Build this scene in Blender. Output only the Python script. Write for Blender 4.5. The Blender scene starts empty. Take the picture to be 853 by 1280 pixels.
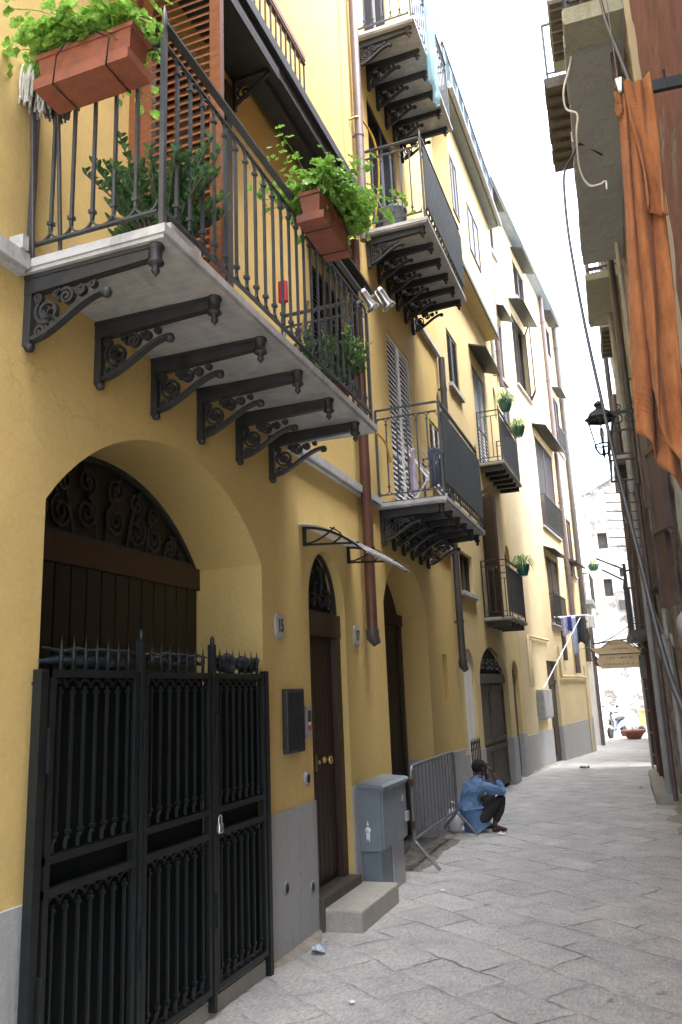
import bpy, bmesh, math, random
from mathutils import Vector, Matrix
from mathutils.geometry import tessellate_polygon
from mathutils import noise as mnoise
PI = math.pi
rnd = random.Random(7)
scene = bpy.context.scene
COL = scene.collection

# ------------------------------------------------------------------ materials
def new_mat(name):
    m = bpy.data.materials.new(name); m.use_nodes = True
    nt = m.node_tree; b = nt.nodes['Principled BSDF']
    return m, nt, b

def N(nt, kind, **kw):
    n = nt.nodes.new(kind)
    for k, v in kw.items():
        if k in n.inputs: n.inputs[k].default_value = v
        else: setattr(n, k, v)
    return n

def noise(nt, vec, scale, detail=4, rough=.6, dist=0):
    n = N(nt, 'ShaderNodeTexNoise', Scale=scale, Detail=detail, Roughness=rough, Distortion=dist)
    nt.links.new(vec, n.inputs['Vector']); return n.outputs['Fac']

def ramp(nt, fac, stops):
    r = nt.nodes.new('ShaderNodeValToRGB'); e = r.color_ramp.elements
    while len(e) < len(stops): e.new(.5)
    for i, (p, c) in enumerate(stops):
        e[i].position = p; e[i].color = (c, c, c, 1) if not hasattr(c, '__len__') else (*c, 1)
    nt.links.new(fac, r.inputs[0]); return r.outputs[0]

def mix(nt, fac, a, b, mode='MIX'):
    m = nt.nodes.new('ShaderNodeMix'); m.data_type = 'RGBA'; m.blend_type = mode
    for sock, v in ((m.inputs[0], fac), (m.inputs[6], a), (m.inputs[7], b)):
        if hasattr(v, 'is_output'): nt.links.new(v, sock)
        elif isinstance(v, (int, float)): sock.default_value = v if sock == m.inputs[0] else (v, v, v, 1)
        else: sock.default_value = (*v, 1)
    return m.outputs[2]

def coords(nt, scale=(1, 1, 1), rot=(0, 0, 0)):
    g = nt.nodes.new('ShaderNodeNewGeometry'); mp = nt.nodes.new('ShaderNodeMapping')
    mp.inputs['Scale'].default_value = scale; mp.inputs['Rotation'].default_value = rot
    nt.links.new(g.outputs['Position'], mp.inputs[0]); return mp.outputs[0]

def bump(nt, b, h, strength=.3, dist=.02):
    n = N(nt, 'ShaderNodeBump', Strength=strength, Distance=dist)
    nt.links.new(h, n.inputs['Height']); nt.links.new(n.outputs[0], b.inputs['Normal'])

def simple(name, col, rough=.6, var=.25, vscale=6, metal=0, bumps=0, bscale=40, col2=None, spec=.5, stretch=(1, 1, 1)):
    m, nt, b = new_mat(name)
    v = coords(nt, stretch)
    f = ramp(nt, noise(nt, v, vscale), [(.35, 0.), (.65, 1.)])
    lo = tuple(c * (1 - var) for c in col) if col2 is None else col2
    c = mix(nt, f, lo, col)
    nt.links.new(c, b.inputs['Base Color'])
    b.inputs['Roughness'].default_value = rough; b.inputs['Metallic'].default_value = metal
    b.inputs['Specular IOR Level'].default_value = spec
    if bumps: bump(nt, b, noise(nt, v, bscale), bumps, .01)
    return m

def plaster(name, col, stain, pale, bumpy=.25, cracks=0.25):
    m, nt, b = new_mat(name)
    v = coords(nt)
    big = ramp(nt, noise(nt, v, .7, 5, .62), [(.38, 0.), (.66, 1.)])
    c = mix(nt, big, tuple(x * .93 for x in col), col)
    mid = ramp(nt, noise(nt, v, 3.1, 6, .7), [(.52, 0.), (.78, .55)])
    c = mix(nt, mid, c, pale)
    # rain streaks running down the wall, a vertically stretched noise
    vs = coords(nt, (5, 5, .35))
    st = ramp(nt, noise(nt, vs, 1.3, 5, .65), [(.56, 0.), (.80, cracks)])
    c = mix(nt, st, c, stain)
    wv = nt.nodes.new('ShaderNodeVectorMath'); wv.operation = 'MULTIPLY_ADD'
    wn = N(nt, 'ShaderNodeTexNoise', Scale=3., Detail=4.); nt.links.new(v, wn.inputs['Vector']); nt.links.new(wn.outputs['Color'], wv.inputs[0]); wv.inputs[1].default_value = (.5, .5, .5); nt.links.new(v, wv.inputs[2])
    vo = N(nt, 'ShaderNodeTexVoronoi', Scale=.8); vo.feature = 'DISTANCE_TO_EDGE'; nt.links.new(wv.outputs[0], vo.inputs['Vector'])
    cr = mix(nt, 1., ramp(nt, vo.outputs['Distance'], [(0., 1.), (.007, 0.)]), ramp(nt, noise(nt, v, .6, 3, .5), [(.56, 0.), (.64, .35)]), 'MULTIPLY')
    c = mix(nt, cr, c, tuple(x * .45 for x in col))
    fine = ramp(nt, noise(nt, v, 38, 3, .6), [(.3, .93), (.7, 1.03)])
    c = mix(nt, 1., c, fine, 'MULTIPLY')
    nt.links.new(c, b.inputs['Base Color'])
    b.inputs['Roughness'].default_value = .85; b.inputs['Specular IOR Level'].default_value = .25
    n1 = noise(nt, v, 4, 6, .55); n2 = noise(nt, v, 55, 3, .6)
    h = mix(nt, .25, n1, n2)
    bump(nt, b, h, bumpy, .05)
    return m

M = {}
M['yellow'] = plaster('yellow_plaster', (.60, .445, .175), (.36, .27, .13), (.64, .49, .22), .22, .25)
M['yellow2'] = plaster('ochre_plaster', (.59, .465, .235), (.34, .29, .19), (.63, .53, .32), .3, .4)
M['cream'] = plaster('pale_ochre_plaster', (.58, .485, .30), (.34, .30, .22), (.62, .54, .37), .4, .5)
M['plinth'] = plaster('grey_painted_plinth', (.36, .37, .38), (.17, .16, .15), (.42, .42, .41), .25, .5)
M['white_wall'] = plaster('white_weathered_plaster', (.74, .73, .70), (.36, .34, .31), (.80, .79, .77), .5, .55)
M['iron'] = simple('dark_wrought_iron', (.034, .038, .043), .5, .4, 18, .0, .15, 60)
M['cast'] = simple('grey_cast_iron', (.030, .032, .035), .55, .45, 9, .0, .25, 50)
M['rail'] = simple('slate_grey_rail_paint', (.060, .070, .080), .42, .3, 14, .0, .12, 50)
M['gate'] = simple('black_gate_paint', (.010, .013, .014), .45, .35, 15, 0, .2, 45, spec=.35)
M['sheet'] = simple('dark_green_black_sheet', (.004, .006, .0065), .8, .35, 3, 0, .1, 20, spec=.15)
M['dark'] = simple('dark_interior', (.012, .010, .009), .8, .2, 3)
M['glass'] = simple('dark_window_glass', (.03, .034, .038), .22, .2, 2, spec=.35)
M['darkwood'] = simple('dark_brown_door_wood', (.042, .019, .011), .45, .4, 5, 0, .3, 30, stretch=(8, 8, .6))
M['blackwood'] = simple('near_black_door_wood', (.010, .006, .005), .5, .4, 5, 0, .3, 30, stretch=(8, 8, .6))
M['shutwood'] = simple('dark_brown_shutter_paint', (.052, .034, .028), .5, .3, 8, 0, .2, 30)
M['orangewood'] = simple('varnished_orange_brown_wood', (.24, .088, .030), .38, .35, 6, 0, .15, 30, stretch=(2, 2, 6))
M['greywood'] = simple('weathered_grey_brown_wood', (.10, .085, .072), .75, .45, 6, 0, .4, 25, stretch=(6, 6, .7))
M['whiteframe'] = simple('white_shutter_paint', (.70, .70, .69), .5, .1, 6)
M['terra'] = simple('terracotta_plastic', (.29, .088, .048), .6, .22, 16, 0, .25, 40, col2=(.20, .075, .05))
M['copper'] = simple('brown_painted_copper_pipe', (.115, .052, .038), .38, .3, 3, .25, .1, 30)
M['darkpipe'] = simple('dark_grey_pipe_paint', (.07, .062, .062), .45, .3, 4, 0, .1, 30)
M['mauvepipe'] = simple('mauve_brown_pipe_paint', (.13, .10, .105), .45, .3, 4, .1, .1, 30)
M['cab'] = simple('grey_cabinet_paint', (.17, .205, .235), .5, .18, 4, 0, .15, 30)
M['grey'] = simple('light_grey_metal', (.33, .34, .35), .5, .25, 6, 0, .1, 30)
M['galv'] = simple('galvanised_steel_tube', (.20, .21, .215), .4, .35, 14, .6, .1, 40)
M['steel'] = simple('polished_steel', (.62, .64, .65), .22, .15, 8, .9)
M['brass'] = simple('worn_brass', (.55, .40, .17), .3, .3, 20, .9)
M['whiteplastic'] = simple('white_plastic', (.75, .76, .78), .45, .06, 8)
M['stone_step'] = plaster('pale_worn_stone', (.36, .345, .31), (.20, .18, .15), (.42, .40, .37), .8, .6)
M['black'] = simple('black_rubber', (.02, .02, .02), .6, .2, 9)
M['red'] = simple('red_plastic', (.55, .03, .04), .4, .1, 9)
M['green'] = simple('green_plastic', (.03, .22, .08), .45, .1, 9)
M['greenpot'] = simple('teal_green_pot', (.03, .13, .095), .35, .2, 9)
M['wood'] = simple('pale_wood_handle', (.55, .36, .17), .5, .2, 9)
M['mop'] = simple('dirty_white_mop_cotton', (.62, .60, .55), .95, .3, 30, 0, .8, 120)
M['mopgrey'] = simple('grey_mop_cotton', (.22, .20, .19), .95, .4, 30, 0, .8, 120)
M['sign'] = simple('tan_painted_sign_board', (.84, .66, .40), .6, .14, 5)
M['signink'] = simple('faded_brown_sign_letters', (.30, .17, .08), .7, .2, 9)
M['screen'] = simple('slate_blue_mesh_screen', (.075, .09, .105), .75, .3, 3, 0, .5, 90, stretch=(8, 8, .3))
M['lampglass'] = simple('pale_lamp_glass', (.75, .76, .76), .2, .1, 5)
M['skin'] = simple('dark_brown_skin', (.085, .038, .024), .5, .25, 12)
M['hair'] = simple('short_black_hair', (.010, .009, .009), .85, .3, 60, 0, 1., 260)
M['shirt'] = simple('blue_denim_shirt_cloth', (.115, .215, .40), .85, .28, 9, 0, .5, 60)
def mat_shirt():
    m, nt, b = new_mat('creased_blue_denim'); v = coords(nt)
    n1 = noise(nt, coords(nt, (9, 9, 4)), 1.6, 5, .6, 1.5)
    nt.links.new(mix(nt, ramp(nt, noise(nt, v, 16, 5, .7), [(.3, 0.), (.7, 1.)]), (.075, .15, .30), (.15, .26, .45)), b.inputs['Base Color'])
    b.inputs['Roughness'].default_value = .9; bump(nt, b, n1, 1., .05); return m
M['shirt'] = mat_shirt()
M['trousers'] = simple('black_trouser_cloth', (.018, .017, .019), .85, .3, 12, 0, .4, 60)
M['blue'] = simple('blue_cloth', (.03, .05, .32), .85, .25, 12, 0, .3, 60)
M['paleblue'] = simple('pale_blue_cloth', (.42, .50, .68), .85, .2, 12, 0, .3, 60)
M['scootblue'] = simple('pale_blue_scooter_paint', (.16, .22, .32), .25, .1, 5)
M['navy'] = simple('navy_cloth', (.02, .03, .06), .85, .25, 12, 0, .3, 60)
M['slate'] = simple('slate_cloth', (.07, .085, .11), .9, .35, 12, 0, .5, 40)
M['lilac'] = simple('lilac_cloth', (.45, .42, .62), .85, .2, 12, 0, .3, 60)
M['olive'] = simple('grey_olive_cloth', (.09, .09, .07), .85, .25, 12, 0, .3, 60)
M['bag'] = simple('white_plastic_bag', (.68, .69, .72), .45, .12, 14, 0, .5, 30)
M['foil'] = simple('crumpled_silver_wrapper', (.55, .62, .75), .3, .4, 60, .4, .6, 80)
M['cable'] = simple('slate_black_cable_sheath', (.028, .032, .045), .5, .2, 9)
M['yellowpipe'] = simple('yellow_gas_hose', (.55, .33, .03), .5, .15, 9)
M['tarp'] = simple('dark_blue_plastic_tarp', (.018, .032, .042), .3, .4, 14, 0, .5, 30)
M['redplaster'] = None

def mat_marble():
    m, nt, b = new_mat('grey_veined_marble')
    v = coords(nt, (1, .5, 1), (0, 0, .5))
    f = ramp(nt, noise(nt, v, 2.6, 8, .7, 1.6), [(.3, (.30, .31, .32)), (.5, (.43, .44, .45)), (.72, (.53, .53, .53))])
    w = ramp(nt, noise(nt, coords(nt, (2, 9, 2)), 1.6, 7, .7, .8), [(.45, 1.), (.6, .80), (.72, 1.)])
    c = mix(nt, 1., f, w, 'MULTIPLY')
    nt.links.new(c, b.inputs['Base Color']); b.inputs['Roughness'].default_value = .55
    bump(nt, b, noise(nt, v, 20), .1, .01)
    return m
M['marble'] = mat_marble()

M['sand'] = simple('pale_sandy_dust', (.34, .31, .265), .95, .35, 9, 0, 1., 50)
M['dirt'] = simple('dark_loose_earth', (.22, .205, .185), .95, .55, 9, 0, 1., 40)
def mat_leaf(name, a, b_, c_, rough=.5):
    m, nt, b = new_mat(name)
    v = coords(nt)
    f = ramp(nt, noise(nt, v, 28, 3, .7), [(.34, a), (.52, b_), (.68, c_)])
    nt.links.new(f, b.inputs['Base Color']); b.inputs['Roughness'].default_value = rough
    t = nt.nodes.new('ShaderNodeBsdfTranslucent'); nt.links.new(f, t.inputs['Color'])
    ms = nt.nodes.new('ShaderNodeMixShader'); ms.inputs[0].default_value = .35
    out = nt.nodes['Material Output']
    nt.links.new(b.outputs[0], ms.inputs[1]); nt.links.new(t.outputs[0], ms.inputs[2]); nt.links.new(ms.outputs[0], out.inputs[0])
    return m
M['gerleaf'] = mat_leaf('bright_geranium_leaf', (.11, .25, .04), (.22, .42, .07), (.36, .58, .13))
M['jadeleaf'] = mat_leaf('dark_fleshy_leaf', (.025, .075, .028), (.05, .14, .045), (.16, .28, .10), .3)
M['varleaf'] = mat_leaf('variegated_leaf', (.03, .09, .025), (.10, .22, .05), (.50, .52, .38), .35)
M['spider'] = mat_leaf('spider_plant_leaf', (.12, .24, .06), (.30, .42, .15), (.50, .58, .30))

def mat_paving():
    m, nt, b = new_mat('worn_grey_stone_paving')
    g = nt.nodes.new('ShaderNodeNewGeometry')
    # warp the coordinates a little so that no joint is ruler straight
    n1 = N(nt, 'ShaderNodeTexNoise', Scale=1.1, Detail=3.); nt.links.new(g.outputs['Position'], n1.inputs['Vector'])
    vm = nt.nodes.new('ShaderNodeVectorMath'); vm.operation = 'MULTIPLY_ADD'
    nt.links.new(n1.outputs['Color'], vm.inputs[0]); vm.inputs[1].default_value = (.20, .20, 0); nt.links.new(g.outputs['Position'], vm.inputs[2])
    n2 = N(nt, 'ShaderNodeTexNoise', Scale=9., Detail=4.); nt.links.new(g.outputs['Position'], n2.inputs['Vector'])
    vm2 = nt.nodes.new('ShaderNodeVectorMath'); vm2.operation = 'MULTIPLY_ADD'
    nt.links.new(n2.outputs['Color'], vm2.inputs[0]); vm2.inputs[1].default_value = (.05, .05, 0); nt.links.new(vm.outputs[0], vm2.inputs[2])
    mp = nt.nodes.new('ShaderNodeMapping'); mp.inputs['Rotation'].default_value = (0, 0, math.radians(38)); nt.links.new(vm2.outputs[0], mp.inputs[0])
    def brick(mort, smooth):
        br = nt.nodes.new('ShaderNodeTexBrick')
        br.offset = .43; br.squash = 1.0
        for k, val in (('Scale', 1.), ('Mortar Size', mort), ('Mortar Smooth', smooth), ('Brick Width', .62), ('Row Height', .40), ('Bias', 0.)):
            br.inputs[k].default_value = val
        br.inputs['Color1'].default_value = (.1, .1, .1, 1); br.inputs['Color2'].default_value = (.9, .9, .9, 1); br.inputs['Mortar'].default_value = (.5, .5, .5, 1)
        nt.links.new(mp.outputs[0], br.inputs['Vector']); return br
    br = brick(.014, .3); wide = brick(.06, 1.)
    v = g.outputs['Position']
    stone = ramp(nt, br.outputs['Color'], [(.1, (.345, .343, .338)), (.35, (.375, .372, .366)), (.65, (.395, .39, .38)), (.9, (.44, .432, .418))])
    blot = ramp(nt, noise(nt, v, 2.6, 8, .72), [(.30, (.74, .75, .77)), (.5, (1, 1, 1)), (.72, (1.22, 1.19, 1.13))])
    c = mix(nt, 1., stone, blot, 'MULTIPLY')
    pit = ramp(nt, noise(nt, v, 34, 7, .82), [(.32, .50), (.47, .95), (.60, 1.10), (.74, 1.34)])
    c = mix(nt, 1., c, pit, 'MULTIPLY')
    # chisel dressing: short strokes across each stone
    chis = ramp(nt, noise(nt, coords(nt, (60, 14, 1), (0, 0, .9)), 1., 3, .6), [(.35, .82), (.6, 1.1)])
    c = mix(nt, 1., c, chis, 'MULTIPLY')
    sand = ramp(nt, noise(nt, v, .9, 6, .72), [(.50, 0.), (.72, .55)])
    c = mix(nt, sand, c, (.43, .42, .40))
    # joints are open and dark in places, filled with dust in others
    openj = ramp(nt, noise(nt, v, 1.9, 5, .65), [(.46, .12), (.60, 1.)])
    jf = mix(nt, 1., br.outputs['Fac'], openj, 'MULTIPLY')
    c = mix(nt, jf, c, (.14, .137, .13))
    spots = ramp(nt, noise(nt, v, 5.5, 4, .55), [(.66, 0.), (.72, .75)])
    c = mix(nt, spots, c, (.13, .125, .12))
    nt.links.new(c, b.inputs['Base Color'])
    r = ramp(nt, noise(nt, v, 3, 4, .6), [(.3, .42), (.7, .75)]); nt.links.new(r, b.inputs['Roughness'])
    b.inputs['Specular IOR Level'].default_value = .45
    inv = nt.nodes.new('ShaderNodeMath'); inv.operation = 'SUBTRACT'; inv.inputs[0].default_value = 1; nt.links.new(wide.outputs['Fac'], inv.inputs[1])
    h = mix(nt, .42, inv.outputs[0], noise(nt, v, 13, 8, .75))
    h = mix(nt, .35, h, noise(nt, v, 60, 5, .75))
    bump(nt, b, h, .75, .03)
    return m
M['paving'] = mat_paving()

def mat_ruin(name, plas, stone, mossy, amount, redbits=0.):
    """rubble wall with scraps of old render left on it"""
    m, nt, b = new_mat(name)
    v = coords(nt)
    vo = N(nt, 'ShaderNodeTexVoronoi', Scale=4.2); nt.links.new(coords(nt, (1, 1, 1.5)), vo.inputs['Vector'])
    vd = N(nt, 'ShaderNodeTexVoronoi', Scale=4.2); vd.feature = 'DISTANCE_TO_EDGE'; nt.links.new(coords(nt, (1, 1, 1.5)), vd.inputs['Vector'])
    sc = mix(nt, ramp(nt, noise(nt, v, 2.2, 6, .7), [(.3, 0.), (.7, 1.)]), tuple(x * .45 for x in stone), stone)
    sc = mix(nt, ramp(nt, vd.outputs['Distance'], [(.0, .8), (.09, 0.)]), sc, (.16, .14, .12))
    pf = ramp(nt, noise(nt, v, 1.1, 7, .68), [(amount, 0.), (amount + .04, 1.)])
    pc = mix(nt, ramp(nt, noise(nt, v, 5, 6, .7), [(.35, 0.), (.7, 1.)]), tuple(x * .6 for x in plas), plas)
    c = mix(nt, pf, sc, pc)
    st = ramp(nt, noise(nt, coords(nt, (4, 4, .3)), 1.5, 5, .7), [(.5, 0.), (.75, .7)])
    c = mix(nt, st, c, mossy)
    nt.links.new(c, b.inputs['Base Color']); b.inputs['Roughness'].default_value = .9; b.inputs['Specular IOR Level'].default_value = .2
    h = mix(nt, .5, ramp(nt, vd.outputs['Distance'], [(0, 0.), (.16, 1.)]), noise(nt, v, 14, 8, .75))
    h = mix(nt, pf, h, .95)
    h = mix(nt, .3, h, noise(nt, v, 40, 5, .75))
    bump(nt, b, h, .9, .06)
    return m
M['ruin'] = mat_ruin('decayed_rubble_wall', (.46, .42, .39), (.38, .34, .30), (.14, .125, .11), .50)
M['ruin2'] = mat_ruin('peeling_ochre_wall', (.42, .33, .20), (.25, .22, .19), (.10, .09, .075), .44)
M['farwall'] = mat_ruin('patchy_white_ruin', (.60, .59, .57), (.40, .375, .345), (.30, .28, .26), .42)
M['redplaster'] = mat_ruin('faded_red_plaster', (.27, .125, .105), (.40, .35, .31), (.15, .11, .10), .40)
M['concrete'] = plaster('stained_grey_concrete', (.42, .44, .45), (.20, .21, .20), (.50, .52, .53), .9, .6)
M['mosscon'] = plaster('mossy_concrete', (.36, .38, .31), (.13, .145, .09), (.46, .46, .42), 1., .6)
M['oldwhite'] = plaster('chipped_white_mortar', (.48, .46, .43), (.22, .20, .17), (.56, .54, .50), 1., .6)

def mat_towel():
    m, nt, b = new_mat('orange_terry_towel')
    tc = nt.nodes.new('ShaderNodeUVMap'); v = tc.outputs[0]
    sep = nt.nodes.new('ShaderNodeSeparateXYZ'); nt.links.new(v, sep.inputs[0])
    g = coords(nt)
    base = mix(nt, ramp(nt, noise(nt, coords(nt, (14, 14, 5)), 1, 7, .75), [(.35, 0.), (.66, 1.)]), (.20, .078, .034), (.35, .15, .068))
    # woven bands: ribs across the towel near both ends
    w = nt.nodes.new('ShaderNodeMath'); w.operation = 'SINE'
    mu = nt.nodes.new('ShaderNodeMath'); mu.operation = 'MULTIPLY'; mu.inputs[1].default_value = 420
    nt.links.new(sep.outputs[1], mu.inputs[0]); nt.links.new(mu.outputs[0], w.inputs[0])
    band = ramp(nt, sep.outputs[1], [(.09, 0.), (.095, 1.), (.15, 1.), (.155, 0.), (.84, 0.), (.845, 1.), (.91, 1.), (.915, 0.)])
    rib = mix(nt, 1., band, ramp(nt, w.outputs[0], [(.55, 0.), (.8, 1.)]), 'MULTIPLY')
    c = mix(nt, rib, base, (.25, .085, .03))
    nt.links.new(c, b.inputs['Base Color']); b.inputs['Roughness'].default_value = 1.; b.inputs['Specular IOR Level'].default_value = .1
    b.inputs['Sheen Weight'].default_value = .1
    h = mix(nt, .5, noise(nt, g, 260, 3, .8), rib)
    bump(nt, b, h, .6, .006)
    return m
M['towel'] = mat_towel()

def mat_net():
    m, nt, b = new_mat('pale_blue_translucent_netting')
    v = coords(nt, (6, 6, 1))
    c = mix(nt, ramp(nt, noise(nt, v, 3, 4, .6), [(.35, 0.), (.7, 1.)]), (.22, .42, .52), (.50, .68, .76))
    nt.links.new(c, b.inputs['Base Color']); b.inputs['Roughness'].default_value = .6
    t = nt.nodes.new('ShaderNodeBsdfTranslucent'); nt.links.new(c, t.inputs['Color'])
    tr = nt.nodes.new('ShaderNodeBsdfTransparent')
    ms = nt.nodes.new('ShaderNodeMixShader'); ms.inputs[0].default_value = .55
    m2 = nt.nodes.new('ShaderNodeMixShader'); m2.inputs[0].default_value = .22
    nt.links.new(b.outputs[0], ms.inputs[1]); nt.links.new(t.outputs[0], ms.inputs[2])
    nt.links.new(ms.outputs[0], m2.inputs[1]); nt.links.new(tr.outputs[0], m2.inputs[2])
    nt.links.new(m2.outputs[0], nt.nodes['Material Output'].inputs[0]); return m
M['net'] = mat_net()

def mat_perspex():
    m, nt, b = new_mat('clear_canopy_sheet')
    b.inputs['Base Color'].default_value = (.70, .74, .78, 1); b.inputs['Roughness'].default_value = .12
    tr = nt.nodes.new('ShaderNodeBsdfTransparent'); ms = nt.nodes.new('ShaderNodeMixShader'); ms.inputs[0].default_value = .3
    nt.links.new(b.outputs[0], ms.inputs[1]); nt.links.new(tr.outputs[0], ms.inputs[2]); nt.links.new(ms.outputs[0], nt.nodes['Material Output'].inputs[0])
    return m
M['perspex'] = mat_perspex()

# ------------------------------------------------------------------ mesh builder
class MB:
    def __init__(s): s.v = []; s.f = []; s.smooth = []
    def add(s, vs, fs, sm=False):
        o = len(s.v); s.v += [tuple(p) for p in vs]
        for f in fs: s.f.append(tuple(i + o for i in f)); s.smooth.append(sm)
    def box(s, a, b):
        x0, x1 = sorted((a[0], b[0])); y0, y1 = sorted((a[1], b[1])); z0, z1 = sorted((a[2], b[2]))
        s.add([(x0, y0, z0), (x1, y0, z0), (x1, y1, z0), (x0, y1, z0), (x0, y0, z1), (x1, y0, z1), (x1, y1, z1), (x0, y1, z1)],
              [(0, 3, 2, 1), (4, 5, 6, 7), (0, 1, 5, 4), (1, 2, 6, 5), (2, 3, 7, 6), (3, 0, 4, 7)]); return s
    def bevbox(s, a, b, r):
        """box with chamfered edges"""
        bm = bmesh.new(); bmesh.ops.create_cube(bm, size=1)
        for v in bm.verts: v.co = Vector([(a[i] + b[i]) / 2 + v.co[i] * abs(b[i] - a[i]) for i in range(3)])
        bmesh.ops.bevel(bm, geom=bm.edges[:], offset=r, segments=2, affect='EDGES', profile=.5)
        bm.verts.index_update(); s.add([v.co.copy() for v in bm.verts], [[v.index for v in f.verts] for f in bm.faces]); bm.free(); return s
    def bar(s, p, q, w, h=None, up=(0, 0, 1)):
        """rectangular bar from p to q"""
        h = h or w; p = Vector(p); q = Vector(q); d = (q - p)
        if d.length < 1e-6: return s
        d.normalize(); u = Vector(up)
        if abs(d.dot(u)) > .95: u = Vector((1, 0, 0)) if abs(d.x) < .9 else Vector((0, 1, 0))
        r = d.cross(u).normalized(); u = r.cross(d)
        vs = []
        for c in (p, q):
            for a, b in ((-1, -1), (1, -1), (1, 1), (-1, 1)): vs.append(c + r * a * w / 2 + u * b * h / 2)
        s.add(vs, [(0, 1, 2, 3), (7, 6, 5, 4), (0, 4, 5, 1), (1, 5, 6, 2), (2, 6, 7, 3), (3, 7, 4, 0)]); return s
    def tube(s, pts, r, n=8, caps=True, sm=True):
        pts = [Vector(p) for p in pts]; m = len(pts)
        rs = r if hasattr(r, '__len__') else [r] * m
        t0 = (pts[1] - pts[0]).normalized(); u = Vector((0, 0, 1)) if abs(t0.z) < .9 else Vector((1, 0, 0))
        u = (u - t0 * u.dot(t0)).normalized(); vs = []
        for i in range(m):
            t = (pts[min(i + 1, m - 1)] - pts[max(i - 1, 0)]).normalized()
            u = (u - t * u.dot(t)); u = u.normalized() if u.length > 1e-5 else t.orthogonal().normalized()
            w = t.cross(u)
            for k in range(n):
                a = 2 * PI * k / n; vs.append(pts[i] + (u * math.cos(a) + w * math.sin(a)) * rs[i])
        fs = [(i * n + k, i * n + (k + 1) % n, (i + 1) * n + (k + 1) % n, (i + 1) * n + k) for i in range(m - 1) for k in range(n)]
        s.add(vs, fs, sm)
        if caps: s.add(vs[:n], [tuple(range(n))[::-1]]); s.add(vs[-n:], [tuple(range(n))])
        return s
    def strip(s, pts, w, t, nrm):
        """flat iron strip following pts: thickness t in the plane, width w along nrm"""
        pts = [Vector(p) for p in pts]; nrm = Vector(nrm).normalized(); m = len(pts); vs = []
        for i in range(m):
            d = (pts[min(i + 1, m - 1)] - pts[max(i - 1, 0)]).normalized(); r = d.cross(nrm)
            for a, b in ((-1, -1), (1, -1), (1, 1), (-1, 1)): vs.append(pts[i] + r * a * t / 2 + nrm * b * w / 2)
        fs = [(i * 4 + k, i * 4 + (k + 1) % 4, (i + 1) * 4 + (k + 1) % 4, (i + 1) * 4 + k) for i in range(m - 1) for k in range(4)]
        fs += [(0, 1, 2, 3), tuple((m - 1) * 4 + k for k in (3, 2, 1, 0))]
        s.add(vs, fs); return s
    def lathe(s, prof, c=(0, 0, 0), n=16, axis='z', sm=True):
        vs = []
        for r, h in prof:
            for k in range(n):
                a = 2 * PI * k / n; x, y = r * math.cos(a), r * math.sin(a)
                p = {'z': (x, y, h), 'x': (h, x, y), 'y': (x, h, y)}[axis]
                vs.append((c[0] + p[0], c[1] + p[1], c[2] + p[2]))
        m = len(prof)
        fs = [(i * n + k, i * n + (k + 1) % n, (i + 1) * n + (k + 1) % n, (i + 1) * n + k) for i in range(m - 1) for k in range(n)]
        s.add(vs, fs, sm)
        s.add(vs[:n], [tuple(range(n))[::-1]]); s.add(vs[-n:], [tuple(range(n))]); return s
    def prism(s, poly, a, b):
        """extrude a closed list of 3D points by a->b vectors"""
        n = len(poly); A = [Vector(p) + Vector(a) for p in poly]; B = [Vector(p) + Vector(b) for p in poly]
        s.add(A + B, [tuple(range(n))[::-1], tuple(range(n, 2 * n))] + [(i, (i + 1) % n, n + (i + 1) % n, n + i) for i in range(n)]); return s
    def ball(s, c, r, n=10, sq=(1, 1, 1)):
        vs = [(c[0], c[1], c[2] - r * sq[2])]; k2 = n // 2
        for j in range(1, k2):
            t = PI * j / k2 - PI / 2
            for k in range(n):
                a = 2 * PI * k / n
                vs.append((c[0] + r * sq[0] * math.cos(t) * math.cos(a), c[1] + r * sq[1] * math.cos(t) * math.sin(a), c[2] + r * sq[2] * math.sin(t)))
        vs.append((c[0], c[1], c[2] + r * sq[2])); fs = []
        for k in range(n):
            fs.append((0, 1 + (k + 1) % n, 1 + k))
            for j in range(k2 - 2):
                fs.append((1 + j * n + k, 1 + j * n + (k + 1) % n, 1 + (j + 1) * n + (k + 1) % n, 1 + (j + 1) * n + k))
            fs.append((1 + (k2 - 2) * n + k, 1 + (k2 - 2) * n + (k + 1) % n, len(vs) - 1))
        s.add(vs, fs, True); return s
    def mesh(s, name, mat=None):
        me = bpy.data.meshes.new(name); me.from_pydata(s.v, [], s.f)
        me.polygons.foreach_set('use_smooth', s.smooth)
        if mat is not None: me.materials.append(M[mat] if isinstance(mat, str) else mat)
        bm = bmesh.new(); bm.from_mesh(me); bmesh.ops.recalc_face_normals(bm, faces=bm.faces); bm.to_mesh(me); bm.free()
        me.update(); return me
    def build(s, name, mat, parent=None, loc=None, rz=0.):
        o = bpy.data.objects.new(name, s.mesh(name, mat)); COL.objects.link(o)
        if parent is not None: o.parent = parent
        if loc is not None: o.location = loc
        o.rotation_euler.z = rz
        return o

def tag(o, label, cat, group=None, kind=None):
    if label: o['label'] = label
    if cat: o['category'] = cat
    if group: o['group'] = group
    if kind: o['kind'] = kind
    return o
def empty(name, label, cat, loc=(0, 0, 0), rz=0., group=None):
    o = bpy.data.objects.new(name, None); COL.objects.link(o); o.location = loc; o.rotation_euler.z = rz
    o.empty_display_size = .2
    return tag(o, label, cat, group)
def copy_tree(o, parent=None):
    c = o.copy(); COL.objects.link(c); c.parent = parent
    for ch in list(o.children): copy_tree(ch, c)
    return c

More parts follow.
